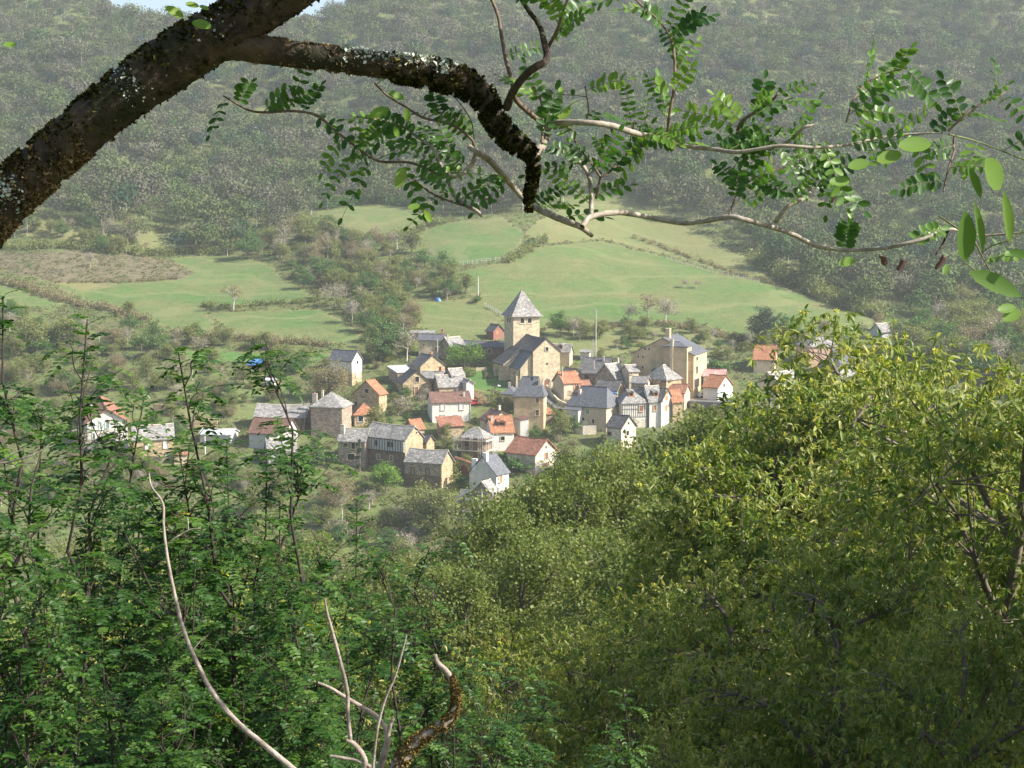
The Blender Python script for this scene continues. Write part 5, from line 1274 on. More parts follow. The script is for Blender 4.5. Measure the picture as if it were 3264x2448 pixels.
# ground cover scrub round the village
def undergrowth():
    rs = np.random.RandomState(77); n0 = 52000
    y = rs.uniform(300, 640, n0); x = rs.uniform(-1, 1, n0) * (.36 * y + 8)
    g = cover(x, y); k = (g < .3) & (rs.rand(n0) < .8); k &= (fnoise(x, y, 16, 51) > -.35)
    x, y = x[k], y[k]; fr = np.array([free(a, b_, .6) for a, b_ in zip(x, y)]); x, y = x[fr], y[fr]; z = ground(x, y); m_ = 14; n = len(x)
    hh = rs.uniform(.25, 1.1, n); d = unit(rs.normal(0, 1, (n, m_, 3))); d[:, :, 2] = np.abs(d[:, :, 2])
    Pn = (np.stack([x, y, z], -1)[:, None] + d * (hh[:, None, None] * np.array([1, 1, .9]))).reshape(-1, 3)
    ti = np.repeat(np.clip(.45 + .35 * fnoise(x, y, 12, 52) + rs.normal(0, .15, n), 0, 1), m_)
    V_, F_ = scatter(T_TRI, Pn, rs.normal(0, 1, (n * m_, 3)), unit(rs.normal(0, .6, (n * m_, 3)) + [0, 0, .5]), rs.uniform(.2, .45, n * m_))
    o = npmesh('undergrowth', V_, F_, m_leaf('rough_undergrowth', [(0, (0.15, 0.12, 0.07)), (0.35, (0.13, 0.13, 0.05)), (0.65, (0.09, 0.145, 0.04)), (1, (0.08, 0.18, 0.035))], .2, .8, .1), tint=np.repeat(ti, 3)); tagp(o, 'rough brambles and undergrowth between the houses and meadows', 'undergrowth', kind='stuff')
undergrowth()
# ------------------------------------------------------------------ camera-side slope: chestnuts, oaks, locust saplings
LM['chestnut'] = m_leaf('chestnut_leaves', [(0.0, (0.04, 0.09, 0.012)), (0.28, (0.10, 0.17, 0.025)), (0.5, (0.21, 0.26, 0.05)), (0.75, (0.40, 0.40, 0.13)), (1, (0.46, 0.31, 0.10))], .42, .45, .35)
LM['husk'] = m_leaf('spiny_yellow_green_husks', [(0, (0.38, 0.42, 0.06)), (1, (0.6, 0.56, 0.11))], .2, .8, .1)
LM['locust'] = m_leaf('locust_leaves', [(0.0, (0.016, 0.055, 0.012)), (0.5, (0.038, 0.105, 0.017)), (0.85, (0.10, 0.19, 0.03)), (0.93, (0.12, 0.2, 0.03)), (1, (0.5, 0.42, 0.04))], .42, .45, .35)
LM['scrubleaf'] = m_leaf('small_oak_leaves', [(0, (0.05, 0.085, 0.018)), (0.5, (0.14, 0.18, 0.04)), (0.8, (0.25, 0.27, 0.075)), (1, (0.33, 0.29, 0.10))], .4)
LM['top'] = m_leaf('overhanging_locust_leaves', [(0.0, (0.025, 0.08, 0.02)), (0.5, (0.075, 0.17, 0.03)), (0.85, (0.18, 0.30, 0.05)), (0.93, (0.22, 0.32, 0.05)), (1, (0.5, 0.42, 0.04))], .45, .4, .4)
def husks(Pn, rs, n, r):
    q = Pn[rs.choice(len(Pn), n)]; 
    m_ = 22; d = unit(rs.normal(0, 1, (n, m_, 3))); P_ = (q[:, None] + d * r * .35).reshape(-1, 3)
    D = d.reshape(-1, 3); return scatter((np.array([[0, -.12, 0], [0, .12, 0], [1, 0, 0]]), np.array([[0, 1, 2]])), P_, D + rs.normal(0, .2, D.shape), rs.normal(0, 1, D.shape), r * .75, 3.2)
NP = {}
def nproto(kind, seed):
    key = (kind, seed)
    if key in NP: return NP[key]
    if kind == 'chestnut':
        (tv, tf), (cvv, cf, ct, Pn) = crown_tree(seed, 14, 4.6, 2.0, 24, 30, 54, .165, T_LANCE, droop=.9, trunk_r=.17, lobe_r=.30, cl_r=.40, tuft=6)
        rs = np.random.RandomState(seed); rad = np.linalg.norm((Pn - [0, 0, 8]) / [4.6, 4.6, 6.5], axis=1); outer = Pn[rad > .75]
        hv, hf = husks(outer + [0, 0, .08], rs, 300, .07)
        o3 = npmesh('husks', hv, hf, LM['husk'], tint=np.repeat(rs.rand(len(hv) // 3), 3)); me3 = o3.data; bpy.data.objects.remove(o3)
        bk, lm_ = BK, LM['chestnut']
    elif kind == 'slim':
        (tv, tf), (cvv, cf, ct, Pn) = crown_tree(seed, 14, 3.0, 2.0, 20, 24, 44, .175, T_LANCE, droop=.9, trunk_r=.15, lobe_r=.36, cl_r=.42, tuft=6)
        rs = np.random.RandomState(seed); hv, hf = husks(Pn[Pn[:, 2] > 5] + [0, 0, .08], rs, 260, .07); o3 = npmesh('husks', hv, hf, LM['husk'], tint=np.repeat(rs.rand(len(hv) // 3), 3)); me3 = o3.data; bpy.data.objects.remove(o3); bk, lm_ = BK, LM['chestnut']
    else:
        (tv, tf), (cvv, cf, ct, Pn) = crown_tree(seed, 11, 4.2, 1.6, 24, 30, 42, .14, T_QUAD, droop=.2, trunk_r=.15, lobe_r=.32, cl_r=.45); me3 = None; bk, lm_ = BK, LM['scrubleaf']
    o1 = npmesh('trunk', tv, tf, bk, smooth=True); o2 = npmesh('crown', cvv, cf, lm_, tint=ct)
    NP[key] = (o1.data, o2.data, me3, 11 if kind == 'oak' else 14); bpy.data.objects.remove(o1); bpy.data.objects.remove(o2); return NP[key]
def big(kind, seed, x, y, top, label, wide=1.0, rz=0, group=None, hscale=None):
    tm, cm, hm, h0 = nproto(kind, seed); zb = gz(x, y) - .3; H_ = max(top - zb, 3); s = H_ / h0
    r = empty('oak_tree' if kind == 'oak' else 'chestnut_tree', (x, y, zb), rz, label, 'oak tree' if kind == 'oak' else 'chestnut tree', group); w = wide * max(min(s * 1.15, 1.3), s * .85); r.scale = (w, w, s)
    for n_, me in (('trunk', tm), ('crown', cm), ('husks', hm)):
        if me is None: continue
        o = bpy.data.objects.new(n_, me); COL.objects.link(o); o.parent = r
        if n_ == 'husks': o['kind'] = 'stuff'
    return r
def bigpx(kind, seed, u, v, Y, label, wide=1.0, rz=0, group=None, c='D'):
    p = P(*S(c, u, v), Y); return big(kind, seed, p.x, p.y, p.z, label, wide, rz, group)
# right side
bigpx('slim', 4, 1715, 665, 33, 'sunlit chestnut with spiny husks whose domed top hides the right of the village', 1.0, .4)
bigpx('slim', 5, 2085, 690, 31, 'chestnut between the domed one and the right edge', .95, 1.3)
bigpx('slim', 5, 1665, 725, 32, 'slender chestnut at the left shoulder of the domed one', .75, 5.6)
bigpx('slim', 4, 1600, 830, 30, 'low chestnut on the left flank of the domed one', .9, 3.3)
bigpx('slim', 5, 1840, 800, 26, 'chestnut standing in front of the domed one', .95, 4.4)
bigpx('slim', 5, 1925, 575, 35, 'chestnut just right of the domed one, slightly behind', 1.0, 2.1)
bigpx('chestnut', 3, 2260, 520, 22, 'tall shaded chestnut filling the right edge', .9, 4.0)
bigpx('chestnut', 2, 1590, 1120, 21, 'chestnut with many yellow husks in the lower right', .85, 1.0)
bigpx('chestnut', 3, 1280, 1215, 24, 'chestnut with bright yellow-green crown at bottom centre', .9, 5.0)
bigpx('chestnut', 1, 1890, 1080, 17, 'dark shaded chestnut at the lower right', .8, 3.0)
bigpx('chestnut', 2, 2110, 1180, 13, 'near chestnut in deep shade at the bottom right corner', .7, 0.2)
bigpx('chestnut', 3, 1030, 1330, 20, 'low chestnut crown behind the mossy stump branch', .8, 2.0)
bigpx('chestnut', 1, 700, 1230, 24, 'chestnut behind the locust saplings left of centre', .9, 2.6)
bigpx('chestnut', 2, 330, 1160, 26, 'chestnut with yellowish crown behind the curved dead branch', .95, 3.6)
bigpx('chestnut', 3, 40, 1180, 24, 'chestnut at the far lower left behind the saplings', .9, .9)
bigpx('chestnut', 1, 480, 1420, 17, 'low chestnut at bottom left behind the curved dead branch', .8, 5.2)
bigpx('chestnut', 2, 1400, 1480, 14, 'low dark chestnut at the very bottom right of centre', .7, 4.4)
# oaks further down the slope
for q_ in ((1, 1085, 1050, 90, 'lowest'), (2, 1160, 1010, 96, 'second'), (1, 1255, 958, 100, 'third'), (2, 1340, 935, 104, 'fourth'), (1, 1430, 905, 108, 'fifth'), (2, 1505, 872, 110, 'sixth'), (1, 1570, 850, 106, 'highest')): bigpx('oak', q_[0], q_[1], q_[2], q_[3], q_[4] + ' oak of the rising line of crowns just below the houses', .95, q_[1] * .1)
bigpx('oak', 1, 1215, 1000, 95, 'fine-leaved oak just in front of the small front house', .95, .3)
bigpx('oak', 2, 1370, 950, 100, 'fine-leaved oak in front of the small white stone gable', 1.1, 2.0)
bigpx('oak', 1, 1520, 885, 110, 'fine-leaved oak left of the domed chestnut', 1.2, 4.0)
bigpx('oak', 2, 1640, 930, 85, 'fine-leaved oak half behind the domed chestnut', 1.0, 1.1)
bigpx('oak', 1, 1130, 1130, 72, 'olive oak at the centre above the chestnuts', .9, 5.2)
bigpx('oak', 2, 1440, 1075, 62, 'olive oak with dark limbs right of centre', .95, .2)
bigpx('oak', 1, 1000, 1200, 70, 'low olive oak left of centre', .9, 2.9)
bigpx('oak', 2, 860, 1180, 110, 'olive oak behind the middle saplings', 1.2, 3.3)
bigpx('oak', 1, 1300, 1120, 80, 'shadowy oak between the centre oaks', 1.0, 1.9)
bigpx('oak', 2, 1750, 1000, 60, 'oak behind the lower chestnuts on the right', 1.0, 4.6)
bigpx('oak', 1, 600, 1150, 120, 'oak down the valley at left', 1.3, .5)
bigpx('oak', 2, 250, 1130, 120, 'oak down the valley at far left', 1.3, 1.5)
bigpx('oak', 1, 2080, 900, 60, 'oak seen through the chestnuts on the far right', 1.1, 2.5)
OAKS = []
rq = random.Random(8)
for i in range(46):
    Y = rq.uniform(75, 235); uu = rq.uniform(-60, 2250) if i % 2 else rq.uniform(500, 1900); x = (S('D', uu, 0)[0] - 1632) / FPX * Y * 1.0
    Hh = rq.uniform(8, 13); lim = ZC + Y * math.tan(PITCH + math.atan((1224 - S('D', 0, 1075 if uu < 1150 else 985)[1]) / FPX))
    top = min(gz(x, Y) + Hh, lim)
    if top - gz(x, Y) < 4: continue
    OAKS.append((uu, big('oak', 1 + i % 2, x, Y, top, None, 1.1, rq.uniform(0, 6), 'fine-leaved oaks on the slope below the camera')))
OAKS.sort(key=lambda q: q[0])
for i, (uu, o_) in enumerate(OAKS): o_['label'] = ordinal(i + 1) + ' fine-leaved oak from the left on the shady slope below the village'
# trees standing up-slope on the right, outside the picture, that shade its lower right corner
big('chestnut', 1, 16.5, 24, gz(16.5, 24) + 7.0, 'tall shading chestnut just outside on the right', 1.05, 1)
big('chestnut', 2, 13.5, 18, gz(13.5, 18) + 8, 'second tall shading chestnut outside on the right', 1.1, 2)
big('chestnut', 1, 15, 14.5, gz(15, 14.5) + 15, 'shading chestnut outside on the right by the nearest one', 1.1, 4)
big('chestnut', 2, 12.0, 7.5, gz(12, 7.5) + 9, 'shading chestnut outside on the right at the back', 1.2, 5)
big('chestnut', 2, 9.5, 10.5, gz(9.5, 10.5) + 11, 'low shading chestnut outside on the right, closest to the view', .9, 2)
big('chestnut', 3, 11, 12.5, gz(11, 12.5) + 13, 'near shading chestnut outside on the right', .9, 3)

# ---- locust (robinia) foliage
def pinnate(rs, base, d, up, length, npair=6, leafl=None, droop=.35, plan=None):
    """one compound leaf; returns leaflet arrays and rachis path"""
    d = unit(np.asarray(d, float)); leafl = leafl or length * .26; k = npair + 2
    t = np.linspace(0, 1, k)[:, None]; path = base + d * length * t + np.array([0, 0, -1.]) * droop * length * t ** 2
    side = unit(np.cross(d, up)); Pn, X, N, Sc = [], [], [], []
    for i in range(1, k):
        tan = unit(path[i] - path[i - 1]); nn = unit(np.cross(side, tan) + rs.normal(0, .25, 3))
        f = .75 + .35 * math.sin(math.pi * i / k)
        if i == k - 1: Pn.append(path[i]); X.append(tan); N.append(nn); Sc.append(leafl * .9)
        else:
            for s in (-1, 1):
                Pn.append(path[i]); X.append(unit(s * side + tan * .35 + rs.normal(0, .14, 3) + [0, 0, -.12])); N.append(nn + rs.normal(0, .2, 3)); Sc.append(leafl * f * rs.uniform(.85, 1.1))
    return path, np.array(Pn), np.array(X), np.array(N), np.array(Sc)
class Locust:
    def __init__(s): s.P, s.X, s.N, s.S, s.T, s.paths = [], [], [], [], [], []
    def leaf(s, rs, base, d, up, length, npair=6, leafl=None, droop=.35, tint=None, rr_=.0012):
        path, a, b_, c, e = pinnate(rs, np.asarray(base, float), d, up, length, npair, leafl, droop)
        s.P.append(a); s.X.append(b_); s.N.append(c); s.S.append(e); t0 = np.clip(rs.normal(.5, .2), 0, .88) if rs.rand() > .003 else 1.0 if tint is None else tint
        s.T.append(np.clip(t0 + rs.normal(0, .07, len(a)), 0, 1 if t0 > .95 else .88)); s.paths.append((path, np.linspace(rr_, rr_ * .5, len(path))))
    def meshes(s, n=4):
        Pn = np.concatenate(s.P); V_, F_ = scatter(T_OVAL, Pn, np.concatenate(s.X), np.concatenate(s.N), np.concatenate(s.S))
        return V_, F_, np.repeat(np.concatenate(s.T), len(T_OVAL[0])), tubes(s.paths, 3)
BKL = m_bark('locust_sapling_bark', (0.02, 0.014, 0.012), (0.075, 0.052, 0.042), 30, .003)
RACH = m_plain('green_leaf_stalks', (0.13, 0.15, 0.04))
def sapling(seed, Hh=5.0):
    rs = np.random.RandomState(seed); lo = Locust(); wood_ = []
    nst = rs.randint(3, 5); stems = []
    for i in range(nst):
        b_ = np.array([rs.normal(0, .08), rs.normal(0, .08), -.4]); tp_ = np.array([rs.normal(0, .5), rs.normal(0, .4), Hh * (1 if i == 0 else rs.uniform(.7, .92))]) * (np.array([.05, .05, 1]) if i == 0 else 1)
        p = bend(rs, b_, tp_, 14, .045); p[1:-1] += rs.normal(0, .03, (12, 3)); wood_.append((p, np.linspace(.028, .004, 14))); stems.append(p)
    for p in stems:
        ntop = 34
        for j in range(ntop):
            t = rs.uniform(.30, .99); f = t * 13; i = int(f); q = p[i] + (p[min(i + 1, 13)] - p[i]) * (f - i)
            az = rs.uniform(0, 6.28); bl = rs.uniform(.25, .95) * (1.1 - t * .68)
            d = unit(np.array([math.cos(az), math.sin(az), rs.uniform(.5, 1.9)])); e = q + d * bl; bp = bend(rs, q, e, 6, .13); wood_.append((bp, np.linspace(.008 * (1.2 - t) + .002, .0018, 6)))
            for m_ in range(int(2 + bl * 8)):
                tt = rs.uniform(.15, 1); ff = tt * 5; ii_ = int(min(ff, 4)); bq = bp[ii_] + (bp[ii_ + 1] - bp[ii_]) * (ff - ii_)
                a2 = rs.uniform(0, 6.28); dd = unit(np.array([math.cos(a2), math.sin(a2), rs.uniform(-.05, .6)])); 
                lo.leaf(rs, bq, dd, np.array([0, 0, 1.]), rs.uniform(.16, .30), rs.randint(6, 10), rs.uniform(.034, .044), rs.uniform(.15, .75))
        for j in range(7):
            a2 = j * 2.4 + rs.rand(); dd = np.array([math.cos(a2), math.sin(a2), .75]); lo.leaf(rs, p[-1] - np.array([0, 0, .03 * j]), dd, np.array([0, 0, 1.]), rs.uniform(.12, .2), 6, .034, .4)
    V_, F_, T_, (rv, rf) = lo.meshes(); tv, tf = tubes(wood_, 6)
    o1 = npmesh('stem', tv, tf, BKL, smooth=True); o2 = npmesh('leaves', V_, F_, LM['locust'], tint=T_); o3 = npmesh('leaf_stalks', rv, rf, RACH)
    r = [(o.name.split('.')[0], o.data) for o in (o1, o2, o3)]; [bpy.data.objects.remove(o) for o in (o1, o2, o3)]; return r
SAP = [sapling(s) for s in (3, 8, 21, 34)]
def sap(i, u, v, Y, label, c='D', w=1.0, rz=None):
    p = P(*S(c, u, v), Y); zb = gz(p.x, p.y); s = (p.z - zb) / 5.0
    r = empty('locust_sapling', (p.x, p.y, zb), rr.uniform(0, 6.28) if rz is None else rz, label, 'locust sapling', 'locust saplings on the near slope'); w_ = w * min(max(s, .6), 1.1); r.scale = (w_, w_, s)
    for n_, me in SAP[i]:
        o = bpy.data.objects.new(n_, me); COL.objects.link(o); o.parent = r
        if n_ != 'stem': o['kind'] = 'stuff'
spots = [(0, 185, 690, 8.0, 'locust sapling whose tip stands highest at far left'), (1, 395, 760, 8.2, 'locust sapling reaching in front of the far left meadows'),
 (2, 560, 770, 8.6, 'locust sapling in front of the blue roofed hut'), (3, 30, 640, 7.2, 'locust sapling cut by the left edge of the picture'),
 (1, 300, 860, 9.5, 'locust sapling before the ochre house with white shutters'), (0, 575, 980, 9.0, 'locust sapling before the grey stone house'),
 (2, 100, 880, 9.0, 'second locust sapling near the left edge'), (3, 480, 960, 9.8, 'locust sapling right of the curved dead branch'),
 (0, 770, 1080, 10.0, 'locust sapling below the half-timbered house'), (1, 920, 1180, 10.5, 'rightmost upper locust sapling, left of centre'),
 (2, 240, 1050, 7.4, 'near locust sapling low on the left'), (3, 620, 1080, 8.0, 'near locust sapling left of the thin pale stick'),
 (1, 60, 1150, 6.6, 'nearest locust sapling in the lower left corner'), (0, 420, 1200, 7.0, 'locust sapling behind the curved dead branch'),
 (2, 800, 1200, 8.2, 'locust sapling behind the pale sticks'), (3, 1080, 1440, 9.0, 'locust sapling right of the mossy branch'),
 (0, 1350, 1500, 9.5, 'locust sapling at the bottom centre right'), (1, 640, 1330, 6.6, 'low locust sapling at the bottom left of centre'),
 (2, 1000, 1450, 8.0, 'low locust sapling behind the mossy branch base'), (3, 220, 1370, 6.0, 'low locust sapling at the bottom left')]
for i, u, v, Y, lab in spots: sap(i, u, v, Y, lab)

# ---- dead branches and the mossy cut branch at the bottom
DEAD = m_bark('pale_peeling_branch_bark', (0.12, 0.085, 0.065), (0.52, 0.45, 0.38), 22, .008)
MOSSM = m_leaf('brown_moss', [(0, (0.05, 0.04, 0.012)), (0.5, (0.14, 0.10, 0.03)), (1, (0.26, 0.19, 0.07))], .1, .9, .05)
def pxpath(c, pts, Y, dY=0):
    n = len(pts); return np.array([P(*S(c, p[0], p[1]), Y + dY * i / max(n - 1, 1) + (p[2] if len(p) > 2 else 0)) for i, p in enumerate(pts)])
def smooth_path(p, rad, k=6):
    """Catmull-Rom resample"""
    p = np.asarray(p, float); rad = np.asarray(rad, float); P0 = np.vstack([2 * p[0] - p[1], p, 2 * p[-1] - p[-2]]); out, ro = [], []
    for i in range(1, len(P0) - 2):
        for j in range(k):
            t = j / k; a, b_, c, d = P0[i - 1], P0[i], P0[i + 1], P0[i + 2]
            out.append(.5 * ((2 * b_) + (-a + c) * t + (2 * a - 5 * b_ + 4 * c - d) * t * t + (-a + 3 * b_ - 3 * c + d) * t ** 3)); ro.append(rad[i - 1] * (1 - t) + rad[i] * t)
    out.append(p[-1]); ro.append(rad[-1]); return np.array(out), np.array(ro)
def rough_tube(path, rad, n, rs, amp, knots=0):
    V_, F_ = tubes([(path, rad)], n); ctr = np.repeat(path, n, 0); d = V_ - ctr; L_ = np.linalg.norm(d, axis=1, keepdims=True)
    ph = rs.uniform(0, 6.28, 8); ang = np.tile(np.arange(n) / n * 6.283, len(path)); s = np.repeat(np.arange(len(path)), n)
    f = np.zeros(len(V_))
    for q in range(4): f += np.sin(ang * (2 + q * 2) + ph[q] + s * (.05 + .03 * q) + 1.2 * np.sin(s * .17 + ph[q + 4])) / (q + 1)
    f = f / 2 + rs.normal(0, .55, len(V_))
    return ctr + d * (1 + amp * f[:, None]), F_
def stick(parent, name, c, pts, rad_px, Y, mat, dY=0, n=8, amp=.05, seed=1):
    rs = np.random.RandomState(seed); p = pxpath(c, pts, Y, dY); r = np.array(rad_px) * CROPS[c][2] * Y / FPX
    path, rad = smooth_path(p, r * np.ones(len(p)), 6); V_, F_ = rough_tube(path, rad, n, rs, amp)
    o = np.array(parent.location); return npmesh(name, V_ - o, F_, mat, parent, smooth=True), path, rad
Yd = 4.2
root = empty('dead_branch', P(*S('G', 1475, 1659), Yd), 0, 'long pale curved dead branch sweeping up the lower left', 'dead branch')
stick(root, 'branch', 'G', [(752, 172), (765, 240), (822, 325), (826, 440), (845, 600), (880, 780), (925, 960), (990, 1120), (1080, 1290), (1210, 1440), (1330, 1540), (1480, 1665), (1700, 1850), (1900, 2150)], [3, 5, 6, 6.5, 8, 9, 10, 11, 12, 13, 14, 15, 16, 18], Yd, DEAD, dY=-.4)
stick(root, 'side_twig', 'G', [(848, 525), (880, 500), (950, 460), (985, 450)], [5, 4, 4, 2], Yd, DEAD, seed=2); stick(root, 'side_twig', 'G', [(950, 460), (948, 420), (945, 395)], [3, 4, 3], Yd, DEAD, seed=3)
stick(root, 'side_twig', 'G', [(975, 1060), (1010, 1020), (1050, 985)], [4, 3, 2], Yd, DEAD, seed=4); stick(root, 'side_twig', 'G', [(920, 965), (880, 1000), (870, 1005)], [3, 2, 1], Yd, DEAD, seed=5)
Ym = 3.6
root = empty('cut_locust_stump', P(*S('H', 480, 1660), Ym), 0, 'mossy cut branch with pale forked sticks at the bottom centre left', 'cut branch')
_, mp_, mr_ = stick(root, 'mossy_branch', 'H', [(727, 912), (745, 965), (800, 1020), (835, 1090), (855, 1180), (835, 1270), (770, 1340), (690, 1390), (600, 1450), (540, 1520), (500, 1600), (470, 1750), (460, 2000)], [10, 16, 19, 22, 26, 28, 34, 36, 42, 45, 48, 50, 52], Ym, DEAD, n=16, amp=.12, seed=7)
stick(root, 'stick', 'H', [(65, 575), (80, 660), (115, 790), (160, 960), (200, 1130), (205, 1280), (220, 1420)], [7, 8, 10, 11, 12, 12, 13], Ym, DEAD, seed=8)
stick(root, 'stick', 'H', [(195, 1425), (240, 1450), (290, 1510), (310, 1570), (290, 1640), (280, 1800)], [16, 17, 17, 17, 16, 18], Ym, DEAD, seed=9)
stick(root, 'stick', 'H', [(25, 1083), (100, 1115), (180, 1165), (290, 1230), (380, 1290), (430, 1360), (440, 1440), (420, 1520), (380, 1660), (370, 1800)], [7, 10, 12, 13, 14, 15, 20, 22, 24, 26], Ym + .05, DEAD, seed=10)
stick(root, 'stick', 'H', [(480, 1292), (462, 1330), (445, 1400)], [11, 12, 14], Ym, DEAD, seed=11)
stick(root, 'stick', 'H', [(557, 797), (530, 900), (490, 1040), (430, 1180), (390, 1320), (370, 1450), (355, 1600), (350, 1800)], [5, 6, 7, 8, 9, 9, 10, 11], Ym - .1, RACH if False else DEAD, seed=12)
stick(root, 'stick', 'H', [(100, 1522), (180, 1535), (260, 1550), (340, 1590), (380, 1640)], [8, 10, 12, 14, 14], Ym, DEAD, seed=13)
def moss(parent, path, rad, rs, n, size, i0=0, i1=None, mat=None, name='moss', below=.3, spread=1.1, cat=None):
    i1 = i1 or len(path) - 1; k = rs.randint(i0, i1, n); t = rs.rand(n, 1); q = path[k] * (1 - t) + path[np.minimum(k + 1, len(path) - 1)] * t
    tan = unit(path[np.minimum(k + 1, len(path) - 1)] - path[k]); a = unit(rs.normal(0, 1, (n, 3)) + np.array([0, 0, -below])); a = unit(a - tan * np.sum(a * tan, 1, keepdims=True))
    clump = np.sin(k * .9 + a[:, 0] * 4) + np.sin(k * .37 + a[:, 2] * 5); ok = clump > -.6
    q, a, k = q[ok], a[ok], k[ok]; n = len(q); Pn = q + a * rad[k][:, None] * rs.uniform(.9, spread, (n, 1))
    V_, F_ = scatter(T_TRI, Pn, unit(a + rs.normal(0, .5, (n, 3)) + [0, 0, -.3 * below]), rs.normal(0, 1, (n, 3)), size * rs.uniform(.4, 1.4, n))
    return npmesh(name, V_ - np.array(parent.location), F_, mat or MOSSM, parent, tint=np.repeat(np.clip(rs.normal(.5, .25, n), 0, 1), 3))
rs = np.random.RandomState(4)
moss(root, mp_, mr_, rs, 9000, .006, 14, 66, spread=1.35)
root = empty('bare_twig', P(*S('G', 0, 120), 3.4), 0, 'small forked bare twig poking in from the left edge', 'twig')
stick(root, 'twig', 'G', [(-160, 150), (0, 122), (60, 112), (150, 85), (210, 55), (253, 22)], [7, 6, 5, 5, 4, 2], 3.4, DEAD); stick(root, 'twig', 'G', [(-10, 120), (60, 80), (120, 45), (165, 25)], [4, 3, 2, 1], 3.4, DEAD, seed=2)

# ------------------------------------------------------------------ the overhanging locust tree: trunk left of the picture, limb, twigs, leaves
YB = 3.5
BARKD = m_bark('dark_fissured_locust_bark', (0.010, 0.007, 0.005), (0.14, 0.095, 0.058), 14, .03, moss=(0.022, 0.022, 0.006))
BARKL = m_bark('pale_locust_twig_bark', (0.16, 0.13, 0.10), (0.50, 0.44, 0.36), 45, .002)
BARKR = m_bark('brown_locust_twig_bark', (0.10, 0.065, 0.045), (0.24, 0.17, 0.12), 60, .001)
LICH = m_leaf('pale_lichen', [(0, (0.30, 0.36, 0.33)), (0.5, (0.52, 0.56, 0.50)), (1, (0.7, 0.72, 0.66))], .1, .9, .1)
CRUST_SUN = m_leaf('tan_lichen_and_sun_patch', [(0, (0.05, 0.03, 0.012)), (0.5, (0.17, 0.12, 0.06)), (1, (0.34, 0.26, 0.14))], .0, .9, .05)  # tan for lichen flakes and for the sunlit patch coloured onto the limb
DMOSS = m_leaf('dark_green_moss', [(0, (0.008, 0.008, 0.004)), (0.6, (0.03, 0.03, 0.008)), (1, (0.12, 0.12, 0.025))], .1, .9, .05)
lp0 = P(*S('D', 0, 445), YB)
tr_root = empty('locust_tree', (lp0.x - 1.15, YB + .1, gz(lp0.x - 1.15, YB)), 0, 'old mossy locust tree whose thick limb and leafy twigs overhang the top of the view', 'locust tree')
O = np.array(tr_root.location); k_ = YB / FPX * CROPS['D'][2]
trunk_pts = [O + [0, 0, -.4], O + [.02, 0, .6], O + [.1, 0, 1.3]] + [P(*S('D', *q), YB) for q in ((-330, 820), (-160, 610), (0, 442), (105, 345), (245, 226), (380, 128), (490, 62), (600, -5), (720, -75), (860, -150))]
rad = np.array([.11, .10, .09, .072, .066, .057, 51 * k_, 54 * k_, 57 * k_, 53 * k_, 48 * k_, 43 * k_, 38 * k_])
path, rd = smooth_path(np.array([list(p) for p in trunk_pts]), rad, 24); rs = np.random.RandomState(9)
V_, F_ = rough_tube(path, rd, 56, rs, .055); npmesh('limb', V_ - O, F_, BARKD, tr_root, smooth=True); limb = (path, rd)
bp = [(440, 110), (500, 100), (600, 112), (700, 125), (800, 138), (890, 150), (960, 163), (1010, 180), (1045, 210), (1062, 245), (1085, 280)]; br = [30, 31, 29, 27, 26, 27, 29, 28, 24, 22, 22]
bp += [(1110, 305), (1140, 325), (1152, 350), (1150, 390), (1143, 420), (1142, 460)]; br += [20, 16, 11, 10, 9, 5]
path, rd = smooth_path(np.array([list(P(*S('D', *q), YB)) for q in bp]), np.array(br) * k_, 14); V_, F_ = rough_tube(path, rd, 28, rs, .07); npmesh('branch', V_ - O, F_, BARKD, tr_root, smooth=True); bra = (path, rd)
limb = (limb[0][::1], limb[1]); nl, nb = len(limb[0]), len(bra[0])
moss(tr_root, limb[0], limb[1], rs, 14000, .010, 90, nl - 20, DMOSS, 'moss', below=-1.2, spread=1.09)
moss(tr_root, limb[0], limb[1], rs, 15000, .011, 88, 158, CRUST_SUN, 'lichen_and_sun_patch', below=.7, spread=1.03)  # dense tan flakes here colour in the sunlit patch on the limb's lower left
moss(tr_root, bra[0], bra[1], rs, 14000, .009, 60, nb - 2, DMOSS, 'moss', below=1.0, spread=1.3)
moss(tr_root, bra[0], bra[1], rs, 3600, .009, 20, 100, CRUST_SUN, 'lichen_and_sun_patch', below=-.3, spread=1.03)
def lichen(path, rd, a, b_, n, up=1.0, size=.010):
    k = rs.randint(a, b_, n); aa = unit(rs.normal(0, .33, (n, 3)) + np.array([0, -.6, up])) if up < 1 else unit(rs.normal(0, .6, (n, 3)) + np.array([0, -.5, up])); Pn = path[k] + aa * rd[k][:, None] * 1.03 + rs.normal(0, .003, (n, 3))
    return Pn, aa, size * rs.uniform(.5, 1.4, n)
L1 = lichen(*bra, 48, 88, 1500, 1.2, .009); L2 = lichen(*limb, 173, 179, 160, .1, .007); L3 = lichen(*limb, 122, 128, 420, .1, .009); L4 = lichen(*limb, 210, 216, 60, .4, .007)
Pn = np.concatenate([L1[0], L2[0], L3[0], L4[0]]); A_ = np.concatenate([L1[1], L2[1], L3[1], L4[1]]); Sc_ = np.concatenate([L1[2], L2[2], L3[2], L4[2]])
V_, F_ = scatter(T_QUAD, Pn, rs.normal(0, 1, Pn.shape), A_ + rs.normal(0, .5, Pn.shape), Sc_); npmesh('lichen', V_ - O, F_, LICH, tr_root, tint=np.repeat(rs.rand(len(Pn)), 4))
